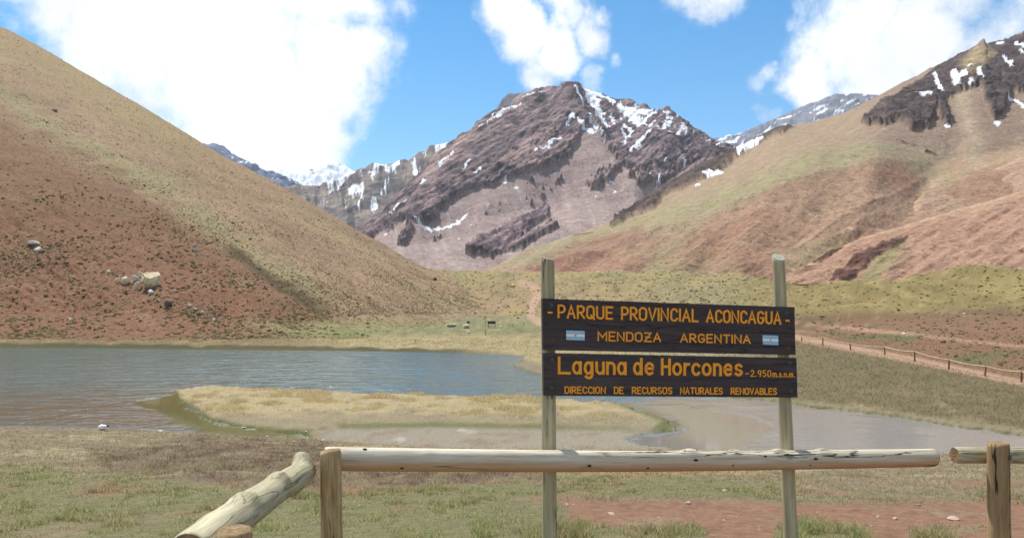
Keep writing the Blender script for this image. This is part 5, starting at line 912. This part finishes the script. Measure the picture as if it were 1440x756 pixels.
def lettering_word(parent, words, thick, gap=.26, label=None, wob_=.006):
    """words: (text, px left, px right, top left, bottom left, top right, bottom right) in photo pixels on the sign face"""
    V, Fc = [], []; r = np.random.default_rng(len(words) + int(thick * 100)); lev = 0
    for txt, x0, x1, t0, b0, t1, b1_ in words:
        tot = sum(GLY[c][0] for c in txt) + gap * (len(txt) - 1) * (1 if True else 0); hpx = ((b0 - t0) + (b1_ - t1)) / 2
        wpx = x1 - x0 - thick; sc = wpx / tot; cur = 0
        for ch in txt:
            w_, strokes_ = GLY[ch]
            for st in strokes_:
                pts = []
                for sx, sy in st:
                    xx = x0 + thick / 2 + (cur + sx) * sc; f = (xx - x0) / max(x1 - x0, 1e-6); top = t0 + (t1 - t0) * f + thick / 2; bot = b0 + (b1_ - b0) * f - thick / 2
                    pts.append(np.array((xx + r.normal() * wob_ * hpx, bot + (top - bot) * sy + r.normal() * wob_ * hpx)))
                closed = np.linalg.norm(pts[0] - pts[-1]) < .04 * hpx and len(pts) > 6
                n = len(pts); Ls, Rs = [], []
                for k in range(n):
                    a = pts[k - 1] if k else (pts[-2] if closed else None); c = pts[k + 1] if k < n - 1 else (pts[1] if closed else None); p = pts[k]
                    d1 = (p - a) if a is not None else (c - p); d2 = (c - p) if c is not None else d1; d1 = d1 / (np.linalg.norm(d1) + 1e-9); d2 = d2 / (np.linalg.norm(d2) + 1e-9)
                    n1 = np.array((-d1[1], d1[0])); n2 = np.array((-d2[1], d2[0])); m = n1 + n2; m = m / (np.linalg.norm(m) + 1e-9); s = min(1 / max(m.dot(n1), .25), 1.9) * thick / 2
                    q = p.copy()
                    if a is None: q = p - d2 * thick * .45
                    if c is None: q = p + d1 * thick * .45
                    Ls.append(q + m * s); Rs.append(q - m * s)
                lev += 1; off = .0022 + (lev % 7) * .00022; base = len(V)
                for side_, o2 in ((Ls, off), (Rs, off), (Ls, .0003), (Rs, .0003)):
                    for q in side_: V.append(on_plane(q[0], q[1], 0) + sn_ * o2)
                for k in range(n - 1):
                    a, b_ = base + k, base + n + k; c, d = base + 2 * n + k, base + 3 * n + k
                    Fc += [(a, a + 1, b_ + 1, b_), (a, c, c + 1, a + 1), (b_, b_ + 1, d + 1, d)]
                if not closed: Fc += [(base, base + n, base + 3 * n, base + 2 * n), (base + n - 1, base + 3 * n - 1, base + 4 * n - 1, base + 2 * n - 1)] if False else []
            cur += w_ + gap
    loc = V[0]; Mi = parent_world(parent).inverted(); me = bpy.data.meshes.new('lettering'); me.from_pydata([Mi @ v for v in V], [], Fc); me.update()
    o = new_obj('lettering', me, M_letter, parent)
    if label: o['label'] = label
    return o
def parent_world(o): return B1 if o is b1 else B2
def lvl(x, xa, ya, xb, yb): return ya + (yb - ya) * (x - xa) / (xb - xa)
def wd(t, a, b_, L0, L1):
    (xa, ta, ba), (xb, tb, bb) = L0, L1
    return (t, a, b_, lvl(a, xa, ta, xb, tb), lvl(a, xa, ba, xb, bb), lvl(b_, xa, ta, xb, tb), lvl(b_, xa, ba, xb, bb))
e0, e1 = (784.3, 427.8, 447.2), (1098.3, 437.9, 456.3)
lettering(b1, [wd('PARQUE', 784, 862.2, e0, e1), wd('PROVINCIAL', 873.2, 982.2, e0, e1), wd('ACONCAGUA', 992.6, 1098.8, e0, e1), ('-', 770, 777.2, 428.5, 448, 428.6, 448.2), ('-', 1104, 1110.5, 440.2, 459, 440.4, 459.2)], 2.75, label='orange capitals PARQUE PROVINCIAL ACONCAGUA between dashes')
e0, e1 = (840.4, 465.2, 479.4), (1055.3, 470.6, 483.0)
lettering(b1, [wd('MENDOZA', 840.2, 929.6, e0, e1), wd('ARGENTINA', 956.3, 1055.5, e0, e1)], 2.1, label='orange capitals MENDOZA ARGENTINA')
e0, e1 = (784.3, 500.6, 525.9), (1044.1, 505.0, 528.9)
lettering(b2, [wd('L', 784.3, 802.6, e0, e1), wd('aguna', 804.4, 881.8, e0, e1), wd('de', 889.8, 920.6, e0, e1), wd('Horcones', 929.2, 1044.3, e0, e1)], 3.7, gap=.32, wob_=.002, label='bold orange words Laguna de Horcones')
lettering(b2, [('-', 1047.8, 1053, 519, 530, 519, 530), ('2.950', 1055.2, 1084.2, 519.4, 529.4, 520.0, 529.8), ('m.s.n.m.', 1086, 1117.4, 521.6, 529.9, 522.0, 530.3)], 1.3, gap=.36, label='small orange altitude 2.950 m.s.n.m.')
e0, e1 = (793.8, 542.6, 553.0), (1092.4, 545.0, 554.8)
lettering(b2, [wd(t, a, b_, e0, e1) for t, a, b_ in (('DIRECCION', 793.6, 851.8), ('DE', 863, 876.8), ('RECURSOS', 888.4, 945.3), ('NATURALES', 956.1, 1016.4), ('RENOVABLES', 1027.2, 1092.6))], 1.7, label='orange capitals DIRECCION DE RECURSOS NATURALES RENOVABLES')
M_sky = flat_mat('flag_blue_paint', A(140, 196, 232, 1.0) , .6, .1, 90); M_wht = flat_mat('flag_white_paint', A(240, 240, 236, 1.05), .6, .06, 90); M_sunp = flat_mat('flag_sun_paint', (.62, .28, .04), .6, .1, 90)
def flag(c4, label):
    tl_, tr_, bl_, br_ = [np.array(c) for c in c4]
    def P(u, v, o2): q = tl_ * (1 - u) * (1 - v) + tr_ * u * (1 - v) + bl_ * (1 - u) * v + br_ * u * v; return B1.inverted() @ (on_plane(q[0], q[1], 0) + sn_ * o2)
    me = bpy.data.meshes.new('flag'); V, Fc, mi = [], [], []
    for k, (v0, v1) in enumerate(((0, .32), (.345, .655), (.68, 1))):
        b = len(V); V += [P(0, v0, .0025), P(1, v0, .0025), P(1, v1, .0025), P(0, v1, .0025), P(0, v0, .0002), P(1, v0, .0002), P(1, v1, .0002), P(0, v1, .0002)]
        Fc += [(b, b + 1, b + 2, b + 3), (b, b + 4, b + 5, b + 1), (b + 3, b + 2, b + 6, b + 7), (b, b + 3, b + 7, b + 4), (b + 1, b + 5, b + 6, b + 2)]; mi += [1 if k == 1 else 0] * 5
    b = len(V)
    for k in range(16):
        rr_ = 1 if k % 2 else .68; V.append(P(.5 + .072 * rr_ * math.cos(k * math.pi / 8), .5 + .125 * rr_ * math.sin(k * math.pi / 8), .0034))
    Fc.append(tuple(range(b, b + 16))); mi.append(2)
    me.from_pydata(V, [], Fc); me.update(); me.polygons.foreach_set('material_index', np.array(mi, np.int32)); o = new_obj('flag', me, None, b1)
    for m in (M_sky, M_wht, M_sunp): me.materials.append(m)
    o['label'] = label
flag([(796.1, 464.2), (822, 465.0), (796.4, 477.6), (822.2, 478.3)], 'left painted flag of sky blue, white and sky blue stripes'); flag([(1072.2, 470.8), (1094.0, 471.5), (1072.6, 484.0), (1094.3, 485.0)], 'right painted flag of sky blue, white and sky blue stripes')
for q, par, m in [((775.4, 429), b1, M_bolt), ((777.5, 479.4), b1, M_rust), ((776.9, 505.6), b2, M_bolt), ((775.8, 545), b2, M_bolt), ((1106, 440.7), b1, M_bolt), ((1109, 489.8), b1, M_rust), ((1110.8, 509.9), b2, M_bolt), ((1112.5, 549), b2, M_bolt)]:
    o = bolt((0, 0, 0), sign, m); o.parent = par; o.matrix_local = (B1 if par is b1 else B2).inverted() @ Matrix.Translation(on_plane(*q, .002))

# ------------------------------------------------------------------ trail fence on the right slope
M_fpost = wood_mat('reddish_fence_wood', A(176, 130, 98, 1.5), A(120, 84, 62, 1.5), A(60, 44, 34, 1.4), stretch=8, scale=6, crack=.5)
M_frail = wood_mat('pale_pole_wood', A(214, 188, 154, 1.2), A(170, 140, 110, 1.2), A(80, 60, 44, 1.4), stretch=8, scale=6, crack=.4)
fp = [(1126.2, 479, 473), (1158.2, 486, 474.6), (1197.0, 492.5, 482.5), (1243, 499.5, 488.3), (1287.3, 510, 495.2), (1333.6, 519, 505.3), (1384, 529, 514.4), (1436, 538.5, 523), (1490, 549, 533)]
tf0 = ground_pt(*fp[4][:2]); tfence = empty('trail_fence', tf0, 'low wooden pole fence along the dirt path on the right slope', 'fence')
tops = []
for k, (px, pb, ptp) in enumerate(fp):
    g = ground_pt(px, pb); h = (pb - ptp) / F * g.y; lean = (.25, .02, -.28, -.1, -.02, .12, .22, .05, 0)[k] * h * .6
    t = g + Vector((lean * .5, 0, h)); tops.append(t); log_obj('post', g - Vector((lean * .3, 0, .2)), t, .075, .065, M_fpost, tfence, 60 + k, rings=12, seg=10, wob_=.05)
for k in range(len(tops) - 1):
    a, c = tops[k] + Vector((0, -.08, -.06)), tops[k + 1] + Vector((0, -.08, -.06)); log_obj('rail', a, c, 0.06, .055, M_frail, tfence, 80 + k, rings=20, seg=8, wob_=.06, bow=(0, -.10))

# ------------------------------------------------------------------ far notice board and marker poles on the meadow
nb = ground_pt(690, 461.5); s = nb.y / F; notice = empty('notice_board', nb, 'tiny dark notice board on two posts across the lake', 'sign')
for dx in (-4.6, 4.6): log_obj('post', nb + Vector((dx * s, 0, -.2)), nb + Vector((dx * s, 0, 9.2 * s)), .07, .06, M_fpost, notice, 91 + int(dx), rings=8, seg=8)
bm = bmesh.new(); bmesh.ops.create_cube(bm, size=1); bmesh.ops.bevel(bm, geom=bm.edges[:], offset=.02, segments=1)
for v in bm.verts: v.co = Vector((v.co.x * 11 * s, v.co.y * .06, v.co.z * 3.8 * s))
me = bpy.data.meshes.new('board'); bm.to_mesh(me); bm.free(); o = new_obj('board', me, W_board, notice); o.location = (0, -.1, 7.6 * s)
def marker(px, pb, h, label, r=.045, seed=0):
    g = ground_pt(px, pb); e = empty('marker_pole', g, label, 'pole', 'marker poles on the far meadow'); s = g.y / F
    log_obj('shaft', g - Vector((0, 0, .2)), g + Vector((.02, 0, h * s)), r, r * .8, M_fpost, e, 100 + seed, rings=10, seg=8); log_obj('cap', g + Vector((.02, 0, h * s - .02)), g + Vector((.02, 0, h * s + .10)), r * 1.25, r * 1.1, M_frail, e, 120 + seed, rings=6, seg=8)
marker(681.5, 461, 12, 'tall thin pole standing just left of the far notice board', .04, 1); marker(683.5, 471.5, 8, 'short post on the meadow below the far notice board', .07, 2); marker(720.5, 461, 4, 'stubby post between the notice board and the big sign', .08, 3); marker(737.5, 462, 6, 'slim post nearest to the big sign on the far meadow', .06, 4); marker(584, 483, 5, 'lone dark post at the far shore left of the notice board', .06, 5)

# ------------------------------------------------------------------ yellow wildflowers
M_petal = flat_mat('yellow_petals', (.75, .52, .02), .6, .15, 200); M_stem = flat_mat('green_stem', A(110, 128, 70), .8, .2, 200)
for px, py, lb in ((848, 697, 'left one of two yellow flowers in the grass below the rail'), (856.5, 697, 'right one of two yellow flowers in the grass below the rail')):
    g = ground_pt(px, py); e = empty('wildflower', g, lb, 'flower', 'yellow flowers in the grass')
    log_obj('stem', g - Vector((0, 0, .02)), g + Vector((.005, 0, .05)), .0025, .002, M_stem, e, 7, rings=5, seg=6)
    V, Fc = [(0, 0, .058)], []
    for k in range(10):
        a = k * math.pi / 5; b = len(V); V += [(math.cos(a - .25) * .008, math.sin(a - .25) * .008, .056), (math.cos(a) * .026, math.sin(a) * .026, .062 + .004 * (k % 2)), (math.cos(a + .25) * .008, math.sin(a + .25) * .008, .056)]; Fc += [(0, b, b + 1), (0, b + 1, b + 2)]
    me = bpy.data.meshes.new('petals'); me.from_pydata(V, [], Fc); me.update(); new_obj('petals', me, M_petal, e)

# ------------------------------------------------------------------ thin mountain air
hz_m = bpy.data.materials.new('haze_air'); hz_m.use_nodes = True; nt = hz_m.node_tree; nt.nodes.clear(); ho = nt.nodes.new('ShaderNodeOutputMaterial'); hv = nt.nodes.new('ShaderNodeVolumePrincipled')
hv.inputs['Color'].default_value = (.84, .92, 1, 1); hv.inputs['Density'].default_value = 3.2e-5; hv.inputs['Anisotropy'].default_value = .1; nt.links.new(hv.outputs[0], ho.inputs['Volume'])
bm = bmesh.new(); bmesh.ops.create_cube(bm, size=1)
for v in bm.verts: v.co = Vector((v.co.x * 29000, v.co.y * 20200 + 6500, -4.5 if v.co.z < 0 else 2050))
me = bpy.data.meshes.new('haze'); bm.to_mesh(me); bm.free(); hz = new_obj('haze', me, hz_m); tag(hz, 'thin pale mountain haze filling the valley', kind='stuff')
